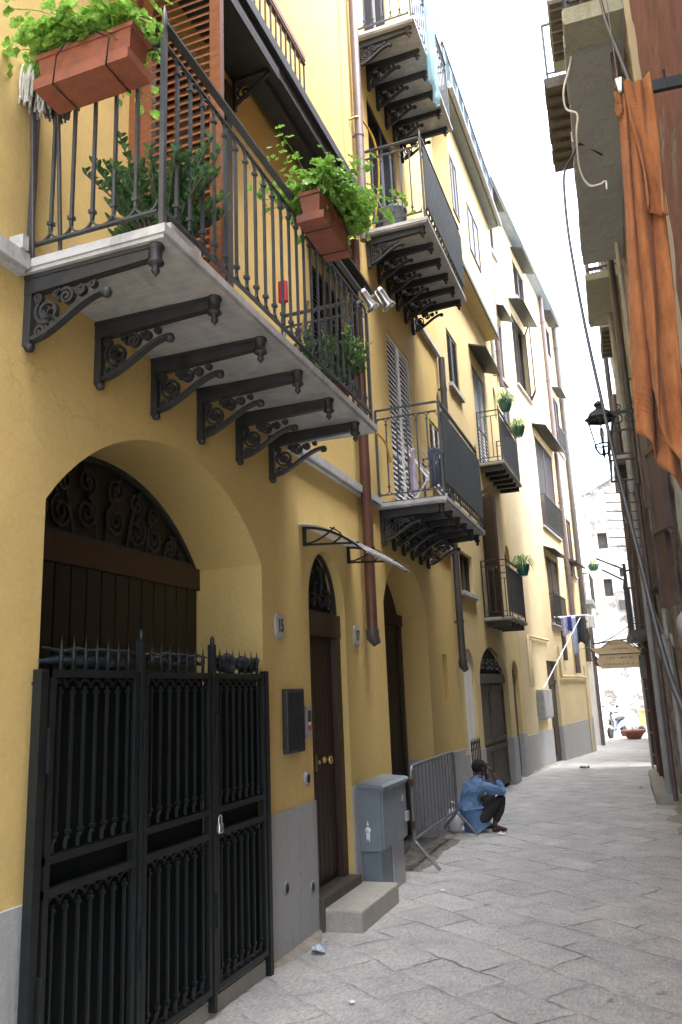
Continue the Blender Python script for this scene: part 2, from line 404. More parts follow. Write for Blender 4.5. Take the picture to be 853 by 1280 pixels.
class Facade:
    """local frame of a street front: s along the street, o outwards, z up"""
    def __init__(f, p0, ang, side=1):
        f.p0 = p0; a = math.radians(ang); f.rz = PI / 2 - a; f.side = side; f.d = (math.sin(a), math.cos(a))
    def L(f, s, o, z): return (s, -o * f.side, z)
    def W(f, s, o, z):
        d = f.d; n = (d[1] * f.side, -d[0] * f.side)
        return (f.p0[0] + d[0] * s + n[0] * o, f.p0[1] + d[1] * s + n[1] * o, z)
FA = Facade((-2.7, 0), 0)
FM = Facade((-2.7, 12.5), 1.08)
FC = Facade((-2.585, 18.5), 4.64)
FR = Facade((.3, 13.), -1.9, -1)

def arch(s0, s1, zb, spring, apex, n=18):
    """outline of an arched opening, counter-clockwise from the bottom near corner"""
    c = (s0 + s1) / 2; r = (s1 - s0) / 2; pts = [(s0, zb), (s1, zb)]
    if apex - spring < .01: return pts + [(s1, spring), (s0, spring)]
    for i in range(n + 1):
        a = PI * i / n; pts.append((c + r * math.cos(a), spring + (apex - spring) * math.sin(a)))
    return pts
def segarch(s0, s1, zb, spring, apex, n=24):
    c = (s0 + s1) / 2; h = (s1 - s0) / 2; e = apex - spring; r = (h * h + e * e) / (2 * e); zc = apex - r; a1 = math.asin(h / r)
    return [(s0, zb), (s1, zb)] + [(c + r * math.sin(a1 - 2 * a1 * i / n), zc + r * math.cos(a1 - 2 * a1 * i / n)) for i in range(n + 1)]
def rect(s0, s1, z0, z1): return [(s0, z0), (s1, z0), (s1, z1), (s0, z1)]

def wall(F, name, mat, parent, s0, s1, z0, z1, holes, thick=7., o0=0., top=None):
    """street wall with real openings; holes = [(outline, depth)]"""
    mb = MB()
    outer = rect(s0, s1, z0, z1) if top is None else [(s0, z0), (s1, z0)] + top
    loops = [[Vector((p[0], p[1], 0)) for p in outer]] + [[Vector((p[0], p[1], 0)) for p in h] for h, d in holes]
    tris = tessellate_polygon(loops)
    flat = [p for l in loops for p in l]
    mb.add([F.L(p.x, o0, p.y) for p in flat], tris)
    for h, d in holes:
        n = len(h)
        mb.add([F.L(p[0], o0, p[1]) for p in h] + [F.L(p[0], o0 - d, p[1]) for p in h], [(i, (i + 1) % n, n + (i + 1) % n, n + i) for i in range(n)])
    # body of the house behind the front
    n = len(outer)
    mb.add([F.L(p[0], o0, p[1]) for p in outer] + [F.L(p[0], -thick, p[1]) for p in outer],
           [(i, (i + 1) % n, n + (i + 1) % n, n + i) for i in range(n)] + [tuple(range(n, 2 * n))])
    me = bpy.data.meshes.new(name); me.from_pydata(mb.v, [], mb.f); me.materials.append(M[mat])
    o = bpy.data.objects.new(name, me); COL.objects.link(o); o.parent = parent
    return o

def spiral(c, r, turns, a0, sgn, n=None, inner=.12):
    n = n or int(14 * turns) + 6; out = []
    for i in range(n + 1):
        t = i / n; a = a0 + sgn * 2 * PI * turns * t; rr = r * (1 - (1 - inner) * t)
        out.append((c[0] + rr * math.cos(a), c[1] + rr * math.sin(a)))
    return out

def louvre(w, h, depth=.035, pitch=.05, mat='shutwood', stile=.055, two_part=None, fr=None):
    """louvred leaf lying in the plane y=0, x 0..w, z 0..h -> (frame MB, slats MB)"""
    f = MB(); d = depth / 2
    f.box((0, -d, 0), (stile, d, h)); f.box((w - stile, -d, 0), (w, d, h))
    f.box((stile, -d, 0), (w - stile, d, stile * 1.3)); f.box((stile, -d, h - stile), (w - stile, d, h))
    zs = [stile * 1.3, h - stile]
    if two_part:
        f.box((stile, -d, two_part - stile / 2), (w - stile, d, two_part + stile / 2))
    z = zs[0] + pitch / 2; sl = MB()
    while z < zs[1] - pitch * .3:
        if not (two_part and abs(z - two_part) < stile):
            # each slat slopes outwards and down
            a = d * 1.0; th = .004
            sl.add([(stile, -a, z - pitch * .60), (w - stile, -a, z - pitch * .60), (w - stile, a, z + pitch * .60), (stile, a, z + pitch * .60),
                    (stile, -a, z - pitch * .60 + th * 2), (w - stile, -a, z - pitch * .60 + th * 2), (w - stile, a, z + pitch * .60 + th * 2), (stile, a, z + pitch * .60 + th * 2)],
                   [(0, 3, 2, 1), (4, 5, 6, 7), (0, 1, 5, 4), (1, 2, 6, 5), (2, 3, 7, 6), (3, 0, 4, 7)])
        z += pitch
    return f, sl

def shutter(F, root, s, o, z, w, h, mat='shutwood', slatmat=None, ang=0., pitch=.05, two=None, name='shutter'):
    f, sl = louvre(w, h, pitch=pitch, two_part=two)
    if F.side < 0:
        f.v = [(x, -y, zz) for x, y, zz in f.v]; sl.v = [(x, -y, zz) for x, y, zz in sl.v]
    a = f.build(name, mat, root, F.L(s, o, z), ang)
    if slatmat: sl.build('slats', slatmat, a)
    else:
        n = len(f.v); a_me = MB(); a_me.add(f.v, f.f); a_me.add(sl.v, sl.f); a.data = a_me.mesh(name, mat)
    return a

def window(F, bld, s0, s1, z0, z1, depth=.14, kind='shut', mat='shutwood', fmat='shutwood', slat=None, hood=None, sill=True, pitch=.05, sill_mat='plinth', swing=(0, 0), two=None):
    """window part of a building: frame + glass, with shutters, sill and hood as its pieces"""
    w = s1 - s0; mb = MB(); t = .055
    for a, b in (((s0, z0), (s0 + t, z1)), ((s1 - t, z0), (s1, z1)), ((s0 + t, z1 - t), (s1 - t, z1)), ((s0 + t, z0), (s1 - t, z0 + t)), (((s0 + s1) / 2 - t / 2, z0 + t), ((s0 + s1) / 2 + t / 2, z1 - t))):
        mb.box(F.L(a[0], -depth, a[1]), F.L(b[0], -depth + .05, b[1]))
    root = mb.build('window', fmat, bld)
    g = MB().box(F.L(s0, -depth - .02, z0), F.L(s1, -depth + .012, z1)); g.build('pane', 'glass', root)
    if kind == 'shut':
        for k in (0, 1):
            a = swing[k]
            if a == 0:
                shutter(F, root, s0 + k * w / 2 + .004, -.035, z0, w / 2 - .008, z1 - z0, mat, slat, 0, pitch, two)
            else:
                # hinged at the jamb and swung out over the wall
                if k == 0: shutter(F, root, s0, .02, z0, w / 2, z1 - z0, mat, slat, -a * F.side, pitch, two)
                else: shutter(F, root, s1, .02, z0, w / 2, z1 - z0, mat, slat, PI + a * F.side, pitch, two)
    if hood:
        o, ov, dz = hood; o *= .8; h = MB()
        pts = [F.L(s0 - ov, 0.002, z1 + dz + .10), F.L(s0 - ov, o, z1 + dz - .02), F.L(s0 - ov, o, z1 + dz - .05), F.L(s0 - ov, .002, z1 + dz + .065)]
        h.prism(pts, (0, 0, 0), (w + 2 * ov, 0, 0)); h.build('hood', 'cast', root)
    if sill:
        MB().box(F.L(s0 - .08, -.05, z0 - .07), F.L(s1 + .08, .07, z0 - .003)).build('sill', sill_mat, root)
    return root

def hole(s0, s1, z0, z1, d=.14): return (rect(s0, s1, z0, z1), d)

# ---- cast iron bracket under a balcony: local x = 0 plane, o outwards, z=0 is the slab underside
def bracket_mb(F, proj=.80, plate=.42, th=.046):
    mb = MB(); P = lambda o, z, x=0: (x, -o * F.side, z)
    h = th / 2
    mb.prism([P(0, -.105, -h), P(proj - .07, -.072, -h), P(proj - .07, 0, -h), P(0, 0, -h)], (0, 0, 0), (2 * h, 0, 0))                       # beam
    mb.box(P(0, -.022, -h * 1.25), P(proj - .07, -.002, h * 1.25))
    mb.box(P(0.0, -plate, -h * .9), P(.045, -.10, h * .9))             # wall plate
    mb.ball(P(.03, -plate - .005), .028, 8)
    # turned end post with pendant
    c = P(proj - .045, 0)
    mb.lathe([(.038, -.001), (.042, -.016), (.032, -.026), (.030, -.075), (.038, -.085), (.041, -.096), (.024, -.107), (.014, -.118), (.022, -.132), (.018, -.144), (.007, -.154), (.002, -.165)], c, 10)
    # big quadrant rib from plate foot to the beam
    R = []
    for i in range(15):
        t = i / 14; a = -PI / 2 + PI / 2 * t
        R.append(P(.05 + (proj * .60 - .05) * (t ** .8) , -plate + .03 + (plate - .20) * (math.sin(t * PI / 2) ** 1.3)))
    mb.strip(R, th * .95, .021, (1, 0, 0))
    e = R[-1]; mb.ball((0, e[1], e[2] - .010), .030, 8)
    k = plate / .42
    for (co, cz, r, tn, a0, sg) in ((.135, -.235, .082, 2.1, 2.2, 1), (.135, -.235, .028, 1.2, 0, -1), (.250, -.172, .055, 1.9, 3.4, -1), (.10, -.345, .046, 1.7, .5, -1), (.335, -.150, .034, 1.6, 2.6, 1), (.075, -.145, .030, 1.5, 4.4, 1), (.19, -.14, .026, 1.4, 1, -1), (.18, -.30, .030, 1.4, 2, 1), (.40, -.135, .020, 1.2, 1, -1)):
        pts = [P(o, z) for o, z in spiral((co * proj / .8, cz * k), r * k, tn, a0, sg)]
        mb.strip(pts, th * .6, .015, (1, 0, 0))
    return mb

def railing_mb(F, s0, s1, proj, z, h=1.15, gap=.125, b=.016, arches=True, ends=(1, 1), curls=True, low=.10, o_wall=.02):
    """iron balustrade round a balcony: near end, front, far end"""
    mb = MB()
    def panel(A, B, n_dir, last=True):
        # A,B = (s,o)
        Ls = math.hypot(B[0] - A[0], B[1] - A[1]); n = max(2, round(Ls / gap)); P = lambda t, zz: F.L(A[0] + (B[0] - A[0]) * t, A[1] + (B[1] - A[1]) * t, z + zz)
        mb.bar(P(0, h), P(1, h), .045, .014); mb.bar(P(0, h - .11), P(1, h - .11), .022, .012)
        mb.bar(P(0, low), P(1, low), .024, .012); mb.bar(P(0, .012), P(1, .012), .03, .012)
        top = h - .115
        for i in range(n + 1):
            t = i / n
            if i == n and not last: continue
            if i in (0, n): mb.bar(P(t, 0), P(t, h + (.0)), .026, .026); continue
            r = gap * .5 if arches else 0
            mb.bar(P(t, low + (.055 if curls else 0)), P(t, top - (.045 if arches else 0)), b, b)
            if curls:
                mb.bar(P(t, low + .085), P(t, low + .105), b * 1.9, b * 1.9); mb.bar(P(t, top - .085), P(t, top - .068), b * 1.9, b * 1.9)
        d = Vector(P(1, 0)) - Vector(P(0, 0)); nn = Vector((d.y, -d.x, 0))
        if arches:
            for i in range(n):
                t0, t1 = i / n, (i + 1) / n
                q = [P(t0 + (t1 - t0) * (.5 - .5 * math.cos(PI * j / 8)), top - .055 + .055 * math.sin(PI * j / 8)) for j in range(9)]
                mb.strip(q, b * .9, .009, nn)
                q = [P(t0 + (t1 - t0) * (.5 - .5 * math.cos(PI * j / 8)), low + .06 - .055 * math.sin(PI * j / 8)) for j in range(9)]
                mb.strip(q, b * .9, .009, nn)
    o1 = proj - .04
    if ends[0]: panel((s0 + .04, o_wall), (s0 + .04, o1 - .024), 0, False)
    panel((s0 + .04, o1), (s1 - .04, o1), 1)
    if ends[1]: panel((s1 - .04, o_wall), (s1 - .04, o1 - .024), 0, False)
    for s in (s0 + .04, s1 - .04):
        mb.tube([F.L(s, o1, z + h), F.L(s, o1, z + h + .05), F.L(s, o1, z + h + .12)], [.012, .014, .002], 6)
    return mb

def slab_mb(F, s0, s1, proj, z, t=.06):
    mb = MB(); mb.box(F.L(s0, .003, z - t + .02), F.L(s1, proj, z)); mb.box(F.L(s0 + .012, .003, z - t), F.L(s1 - .012, proj - .012, z - t + .0195)); return mb

def balcony(F, bld, s0, s1, proj, z, brs, h=1.15, gap=.125, bproj=None, plate=.42, arches=True, curls=True, slabmat='marble', t=.06, railmat='rail', brmat='cast', simple_br=False):
    slab = slab_mb(F, s0, s1, proj, z, t).build('balcony', slabmat, bld)
    railing_mb(F, s0, s1, proj, z, h, gap, arches=arches, curls=curls).build('railing', railmat, slab)
    if simple_br:
        m = MB().box((-.04, -.02 * F.side, -.10), (.04, -(proj - .06) * F.side, -.001)); me = m.mesh('bracket', brmat)
    else: me = bracket_mb(F, bproj or proj - .04, plate).mesh('bracket', brmat)
    for s in brs:
        o = bpy.data.objects.new('bracket', me); COL.objects.link(o); o.parent = slab; o.location = (s, 0, z - t - .001)
    return slab

def pipe(F, bld, s, o, z0, z1, r, mat, collars=3, foot=False, name='drainpipe'):
    mb = MB(); mb.tube([F.L(s, o, z0 + (.12 if foot else 0)), F.L(s, o, z1)], r, 14)
    for i in range(collars):
        zz = z0 + (z1 - z0) * (i + .55) / collars; mb.lathe([(r * 1.14, zz), (r * 1.14, zz + .05)], F.L(s, o, 0), 14)
        mb.box(F.L(s - .01, 0, zz + .01), F.L(s + .01, o, zz + .04))
    p = mb.build(name, mat, bld)
    if foot:
        m2 = MB(); m2.tube([F.L(s, o, z0 + .14), F.L(s, o, z0 + .06), F.L(s + .02, o + .04, z0 - .02)], [r * 1.22, r * 1.22, r * .75], 14); m2.build('spout', 'darkpipe', p)
    return p

def wire(pts, r, mat, name, label, cat='cable', group=None, sag=0., n=6):
    out = []
    for i in range(len(pts) - 1):
        a, b = Vector(pts[i]), Vector(pts[i + 1])
        for j in range(n):
            t = j / n; p = a.lerp(b, t); p.z -= sag * 4 * t * (1 - t); out.append(p)
    out.append(Vector(pts[-1]))
    o = MB().tube(out, r, 6).build(name, mat); tag(o, label, cat, group); return o
def smooth_path(pts, n=8):
    P = [Vector(p) for p in pts]; P = [P[0] * 2 - P[1]] + P + [P[-1] * 2 - P[-2]]; out = []
    for i in range(1, len(P) - 2):
        for j in range(n):
            t = j / n; a, b, c, d = P[i - 1:i + 3]
            out.append(.5 * ((2 * b) + (c - a) * t + (2 * a - 5 * b + 4 * c - d) * t * t + (3 * b - a - 3 * c + d) * t ** 3))
    out.append(P[-2]); return out

# =================================================================== GROUND
def gz(y):
    if y < 19: return 0.
    if y < 30: t = (y - 19) / 11; return -.28 * t * t * (3 - 2 * t)
    return -.28
def build_ground():
    mb = MB(); xs = [-120, -60, -30, -12, -6] + [-4 + i * .12 for i in range(59)] + [6, 12, 30, 60, 120]
    ys = [-60, -30, -12, -6] + [-1 + i * .12 for i in range(180)] + [21 + i * .8 for i in range(25)] + [45, 60, 90, 150, 260]
    for y in ys:
        for x in xs:
            z = gz(y)
            if -4 < x < 3.2 and -1 < y < 30:
                z += .012 * mnoise.noise(Vector((x * 1.3, y * 1.3, 0))) + .006 * mnoise.noise(Vector((x * 4, y * 4, 3))) - .004
                z += .02 * max(0, abs(x + 1.1) - .7) * 0
            mb.v.append((x, y, z))
    w = len(xs)
    for j in range(len(ys) - 1):
        for i in range(w - 1): mb.f.append((j * w + i, j * w + i + 1, (j + 1) * w + i + 1, (j + 1) * w + i)); mb.smooth.append(True)
    o = mb.build('street_ground', 'paving'); tag(o, None, None, kind='structure')
build_ground()

# =================================================================== HOUSE A1 (nearest)
A1 = empty('apartment_house', 'nearest yellow apartment house with the wide arched gateway and a long marble balcony', 'building', FA.W(0, 0, 0), FA.rz, 'yellow houses along the left side')
L = FA.L
g15 = segarch(3.13, 5.57, -.6, 2.86, 3.46, 24); d15 = arch(6.5, 7.42, -.6, 2.66, 3.17, 18)
holesA1 = [(g15, .62), (d15, .16), hole(3.86, 5.0, 4.0, 6.75, .16), hole(6.82, 7.82, 4.9, 6.15, .14)]
wall(FA, 'wall', 'yellow', A1, -7, 8.1, -1, 7.3, holesA1)
mb = MB(); mb.box(L(-7, -7, 7.301), L(7.4, .05, 15)); mb.box(L(7.4, -7, 7.301), L(8.1, -.02, 15)); mb.build('upper_storey', 'yellow', A1)
# plinth band, broken at the openings
mb = MB()
for a, b in ((-6.99, 3.13), (5.57, 6.5), (7.42, 8.098)): mb.box(L(a, .0005, -.6), L(b, .018, 1.0))
mb.build('plinth', 'plinth', A1)
mb = MB()
mb.box(L(-6.99, .001, 3.965), L(2.86, .07, 4.045)); mb.box(L(-6.99, .001, 3.94), L(2.86, .045, 3.9645))
mb.box(L(6.10, .001, 3.965), L(8.09, .07, 4.045)); mb.box(L(6.10, .001, 3.94), L(8.09, .045, 3.9645))
mb.box(L(2.79, .001, 4.046), L(2.83, .085, 4.12))
mb.build('string_course', 'marble', A1)
# gateway: threshold kerb, dark planked door leaves, lintel and wrought fanlight
mb = MB(); mb.box(L(3.13, -.58, -.3), L(5.57, .045, .10)); mb.build('threshold', 'stone_step', A1)
dr = MB()
for i in range(16):
    a = 3.14 + i * 2.42 / 16; dr.box(L(a, -.60, .1), L(a + 2.42 / 16 - .012, -.565, 2.70))
dr.box(L(3.13, -.64, .1), L(5.57, -.603, 3.47)); dr = dr.build('carriage_door', 'blackwood', A1)
MB().box(L(3.131, -.60, 2.70), L(5.569, -.545, 2.87)).build('lintel', 'darkwood', dr)
def fanlight(F, parent, s0, s1, spring, apex, o, mat, scr, w=.014, bars=True):
    mb = MB(); c = (s0 + s1) / 2; R = (s1 - s0) / 2; H = apex - spring; nn = (0, 1, 0)
    ring = [F.L(c + (R - .015) * math.cos(PI * i / 24), o, spring + (H - .015) * math.sin(PI * i / 24)) for i in range(25)]
    mb.strip(ring, .03, .03, nn); mb.bar(ring[0], ring[-1], .03, .03)
    for (x, z, r, tn, a0, sg) in scr:
        for m_ in (-1, 1):
            pts = [F.L(c + m_ * (p[0]) * R, o, spring + p[1] * H) for p in spiral((x, z), r, tn, a0, sg)]
            mb.strip(pts, w, w, nn)
            if x == 0 and r > .25: break
    return mb.build('fanlight_grille', mat, parent)
def seg_grille():
    mb = MB(); pts = segarch(3.15, 5.55, 2.88, 2.88, 3.44, 24)[2:]; nn = (0, 1, 0); o = -.585
    P = lambda a, z: L(a, o, z)
    mb.strip([P(*p) for p in pts], .03, .035, nn); mb.bar(P(3.15, 2.89), P(5.55, 2.89), .03, .03)
    rr = random.Random(2)
    hgt = lambda a: 2.88 + .56 * (1 - ((a - 4.35) / 1.2) ** 2)
    rows = [(.19, .105), (.19, .105)]
    for m_ in (-1, 1):
        for (x, zf, r, tn, a0, sg) in ((.16, .34, .115, 1.9, PI / 2, 1), (.16, .72, .10, 1.8, -PI / 2, -1), (.40, .30, .115, 1.9, PI / 2, -1), (.40, .70, .10, 1.7, -PI / 2, 1), (.63, .33, .11, 1.8, PI / 2, 1), (.62, .74, .075, 1.5, -PI / 2, -1), (.84, .40, .085, 1.6, PI / 2, -1), (1.0, .42, .05, 1.3, PI / 2, 1)):
            a = 4.35 + m_ * x; z = 2.88 + (hgt(a) - 2.88) * zf
            mb.strip([P(4.35 + m_ * p[0], z + p[1]) for p in spiral((x, 0), r, tn, a0, sg)], .018, .014, nn)
        for k in range(4):   # the S stems that join the scrolls
            x0 = .05 + .24 * k
            mb.strip([P(4.35 + m_ * (x0 + .16 * t), 2.90 + (hgt(4.35 + m_ * (x0 + .16 * t)) - 2.92) * (t ** .7)) for t in [q / 10 for q in range(11)]], .016, .012, nn)
    return mb.build('fanlight_grille', 'iron', dr)
seg_grille()
# small house door with arched top light
dd = MB(); dd.box(L(6.5, -.16, .24), L(7.42, -.125, 2.38))
for i in range(7): dd.box(L(6.56 + i * .103, -.125, .3), L(6.56 + i * .103 + .094, -.112, 2.3))
dd.box(L(7.30, -.12, .24), L(7.42, -.06, 2.38)); dd.box(L(6.5, -.12, .24), L(6.535, -.06, 2.38))
dd = dd.build('house_door', 'darkwood', A1)
MB().box(L(6.5, -.14, 2.381), L(7.42, -.05, 2.60)).build('transom', 'darkwood', dd)
m_ = MB().prism([L(6.96 + .46 * math.cos(PI * i / 16), -.15, 2.6 + .57 * math.sin(PI * i / 16)) for i in range(17)], (0, 0, 0), (0, .01, 0)); m_.build('top_light', 'dark', dd)
fanlight(FA, dd, 6.5, 7.42, 2.605, 3.17, -.10, 'cast', [(0, .45, .33, 1.0, PI / 2, 1), (.55, .22, .2, 1.5, 2, -1), (.30, .68, .14, 1.2, -1, 1), (.22, .18, .14, 1.2, 1, 1), (.75, .16, .1, 1.2, 2, 1)], .02)
mb = MB()
mb.lathe([(.03, 0), (.03, -.015), (.014, -.02), (.014, -.04), (.036, -.05), (.04, -.065), (.03, -.08), (.005, -.085)], L(7.02, -.112, 1.28), 12, 'y')
mb.build('door_knob', 'brass', dd)
mb = MB(); mb.ball(L(6.88, -.10, 1.27), .02, 8); mb.box(L(6.80, -.112, 1.2), L(6.84, -.10, 1.34)); mb.build('lock_plate', 'brass', dd)
MB().box(L(6.49, -.15, -.3), L(7.43, .06, .24)).build('door_sill', 'greywood', A1)
# French door of the long balcony, one louvred leaf standing straight out
fd = MB()
for a, b in (((3.86, 4.0), (3.93, 6.75)), ((4.93, 4.0), (5.0, 6.75)), ((3.93, 6.68), (4.93, 6.75)), ((4.39, 4.0), (4.45, 6.68)), ((3.93, 4.9), (4.39, 4.96)), ((4.45, 4.9), (4.93, 4.96))):
    fd.box(L(a[0], -.14, a[1]), L(b[0], -.08, b[1]))
fd = fd.build('french_door', 'orangewood', A1)
MB().box(L(3.86, -.159, 4.0), L(5.0, -.125, 6.75)).build('pane', 'glass', fd)
f, sl = louvre(.58, 2.85, depth=.05, pitch=.062, stile=.075)
mm = MB(); mm.add(f.v, f.f); mm.add(sl.v, sl.f); mm.build('shutter', 'orangewood', fd, L(3.835, .045, 4.03), -PI / 2)
MB().box(L(3.74, .001, 4.0), L(3.858, .045, 6.82)).build('door_casing', 'orangewood', fd)
MB().box(L(5.002, .001, 4.0), L(5.10, .03, 6.82)).build('door_casing', 'shutwood', fd)
window(FA, A1, 6.82, 7.82, 4.9, 6.15, slat='greywood', mat='shutwood', swing=(0, 0), hood=(.42, .12, .12), sill_mat='marble')
# hood over the French door with its scrolled bracket
h = MB(); h.box(L(3.3, .001, 6.93), L(5.25, .40, 6.98)); h.box(L(3.3, .37, 6.88), L(5.25, .40, 6.929)); h = h.build('door_hood', 'cast', A1)
bk = MB(); bk.bar(L(5.15, .03, 6.62), L(5.15, .03, 6.92), .03); bk.bar(L(5.15, .04, 6.68), L(5.15, .37, 6.9), .03, .02); bk.bar(L(5.15, .03, 6.91), L(5.15, .37, 6.91), .025)
bk.strip([L(5.2, p[0], p[1]) for p in spiral((.10, 6.82), .07, 1.4, 2, 1)], .02, .014, (1, 0, 0)); bk.build('hood_bracket', 'iron', h)
# dark cornice beam of the roof terrace, low rail above it
mb = MB(); mb.box(L(-6.99, .051, 7.12), L(7.95, .30, 7.36)); mb.box(L(-6.99, .052, 7.04), L(7.95, .20, 7.1195)); mb.box(L(-6.99, .3005, 7.26), L(7.95, .34, 7.365)); mb.box(L(-6.99, .053, 7.3605), L(7.95, .32, 7.385)); cb = mb.build('cornice_beam', 'iron', A1)
mb = MB()
for i in range(60): s = -.2 + i * .107; mb.bar(L(s, .28, 7.38), L(s, .28, 7.80), .014, .014)
mb.bar(L(-.3, .28, 7.80), L(6.13, .28, 7.80), .03, .015); mb.bar(L(-.3, .28, 7.45), L(6.13, .28, 7.45), .02, .012)
mb.build('terrace_rail', 'greywood', cb)
mb = MB(); mb.bar(L(-.3, .24, 7.93), L(6.2, .24, 7.93), .06, .06)
mb.build('wooden_handrail', 'orangewood', cb)
# vents in the wall and plinth
for s, z in ((6.33, 1.19), (5.86, .46), (6.36, .36)):
    mb = MB(); mb.lathe([(.052, .016), (.052, -.022), (.038, -.03), (.034, -.02)], L(s, 0, z), 16, 'y'); v_ = mb.build('wall_vent', 'grey', A1)
    mb = MB(); mb.lathe([(.034, -.018), (.034, -.026)], L(s, 0, z), 14, 'y')
    for k in range(-2, 3): mb.box(L(s - .03, .026, z + k * .012 - .002), L(s + .03, .029, z + k * .012 + .002))
    mb.build('vent_grille', 'iron', v_)
balcony(FA, A1, 2.87, 6.10, .84, 4.03, [2.93, 3.49, 4.05, 4.61, 5.18, 5.76], bproj=.80, plate=.375, t=.065, gap=.128)
pipe(FA, A1, 8.0, .09, 2.36, 7.0, .058, 'copper', 3, True)

# =================================================================== HOUSE A2
A2 = empty('apartment_house', 'second yellow house with three stacked bracketed balconies behind the brown drainpipe', 'building', FA.W(8.1, 0, 0), FA.rz, 'yellow houses along the left side')
O2 = 8.1
class Off:
    """same front, measured from the house's own corner"""
    def __init__(f, F, off): f.F = F; f.off = off; f.side = F.side; f.rz = F.rz; f.d = F.d
    def L(f, s, o, z): return f.F.L(s - f.off, o, z)
    def W(f, s, o, z): return f.F.W(s, o, z)
F2 = Off(FA, O2)
def shift_brs(l, off): return [x - off for x in l]
a17 = segarch(8.72, 10.65, -.6, 2.86, 3.46, 22)
hA2 = [(a17, .43), hole(9.45, 10.62, 3.98, 6.55, .16), hole(11.6, 12.3, 5.0, 6.0, .14), hole(9.12, 10.5, 7.6, 9.9, .16), (rect(11.45, 11.72, 1.7, 2.36), .25), hole(9.2, 10.5, 10.6, 12.8, .16)]
wall(F2, 'wall', 'yellow', A2, 8.1, 12.5, -1, 15.2, hA2)
L2 = F2.L
mb = MB()
for a, b in ((8.102, 8.72), (10.65, 12.5)): mb.box(L2(a, .0005, -.6), L2(b, .018, .98))
mb.box(L2(10.632, -.41, -.6), L2(10.6495, .0003, .98)); mb.box(L2(8.7205, -.41, -.6), L2(8.735, .0003, .98))
mb.build('plinth', 'plinth', A2)
mb = MB()
for a, b in ((8.11, 8.66), (11.02, 12.49)): mb.box(L2(a, .001, 3.965), L2(b, .07, 4.045)); mb.box(L2(a, .001, 3.94), L2(b, .045, 3.9645))
mb.box(L2(11.1, .001, 7.35), L2(12.49, .07, 7.42))
mb.build('string_course', 'marble', A2)
dr2 = MB(); dr2.box(L2(8.72, -.44, 0), L2(10.65, -.41, 3.46))
for i in range(12): dr2.box(L2(8.735 + i * .158, -.41, .1), L2(8.735 + i * .158 + .15, -.395, 2.72))
dr2.box(L2(8.721, -.41, 2.72), L2(10.649, -.34, 2.87)); dr2 = dr2.build('carriage_door', 'blackwood', A2)
MB().box(L2(10.56, -.409, .05), L2(10.649, -.36, 2.719)).build('door_frame', 'darkwood', dr2)
window(F2, A2, 9.45, 10.62, 3.98, 6.55, slat='whiteframe', mat='whiteframe', fmat='shutwood', sill=False, pitch=.07, two=.9)
window(F2, A2, 11.6, 12.3, 5.0, 6.0, slat='greywood', mat='whiteframe', fmat='shutwood')
window(F2, A2, 9.12, 10.5, 7.6, 9.9, mat='shutwood', sill=False, two=.9)
window(F2, A2, 9.2, 10.5, 10.6, 12.8, mat='shutwood', sill=False)
for z in (4.0, 7.55, 10.5):
    balcony(F2, A2, 8.68, 11.02, .83, z, shift_brs([8.78, 9.2, 9.62, 10.04, 10.46, 10.88], O2), bproj=.78, plate=.39, t=.065, gap=.135)
bal2 = [c for c in A2.children if c.name.startswith('balcony')]
for k, b_ in enumerate(bal2[:2]):
    z = (4.0, 7.55)[k]; mb = MB()
    for i in range(56):  # ribbed reed-like sheet tied to the front rail
        s = 8.75 + i * .0402; mb.box(L2(s, .812 + (.004 if i % 2 else 0), z + .17 + rnd.uniform(-.004, .004)), L2(s + .0395, .822 + (.004 if i % 2 else 0), z + 1.03 + rnd.uniform(-.004, .004)))
    mb.build('privacy_screen', 'screen', b_)
pipe(F2, A2, 12.42, .09, 2.15, 7.3, .055, 'darkpipe', 4, True)
pipe(F2, A2, 8.42, .09, 7.25, 15.2, .055, 'mauvepipe', 3)
# yellow gas hose out of the wall
mb = MB(); mb.tube(smooth_path([L2(8.35, .0, 4.75), L2(8.4, .10, 4.78), L2(8.6, .16, 4.70), L2(8.75, .17, 4.5)], 6), .014, 8); mb.tube(smooth_path([L2(8.3, .0, 8.9), L2(8.4, .12, 8.95), L2(8.72, .2, 8.8), L2(8.82, .2, 8.3), L2(8.8, .1, 7.6)], 6), .014, 8); mb.build('gas_hose', 'yellowpipe', A2)

# =================================================================== HOUSE M
Mh = empty('apartment_house', 'third ochre house with a boxed out bay under a netted roof terrace', 'building', FM.W(0, 0, 0), FM.rz, 'yellow houses along the left side')
LM = FM.L
hM = [(arch(.30, 1.12, -.6, 2.15, 2.5, 12), .06), (arch(1.5, 4.2, -.6, 1.98, 2.62, 20), .16), (arch(4.75, 5.55, -.6, 2.1, 2.42, 12), .14), hole(2.75, 4.0, 3.1, 5.6, .14), hole(3.05, 4.3, 6.25, 8.45, .14),
      hole(.85, 1.7, 7.2, 8.3), hole(.6, 1.6, 3.45, 4.15, .12), (arch(5.2, 5.75, 4.2, 4.75, 4.98, 10), .2), (arch(5.4, 5.75, 8.0, 8.6, 8.8, 10), .2), hole(5.75, 6.0 - .02, 9.85, 11.6, .05)]
wall(FM, 'wall', 'yellow2', Mh, 0.002, 6.0, -1, 12.9, hM)
mb = MB()
for a, b in ((.002, .30), (1.12, 1.5), (4.2, 4.75), (5.55, 6.0)): mb.box(LM(a, .0005, -.6), LM(b, .018, .88))
for a, d in ((4.2, .155), (5.55, .135)): mb.box(LM(a - .012, -d, -.6), LM(a - .0004, .0003, .88))
mb.build('plinth', 'plinth', Mh)
nb = MB().box(LM(.30, -.059, -.2), LM(1.12, -.045, 2.55)); nb.build('blocked_doorway', 'white_wall', Mh)
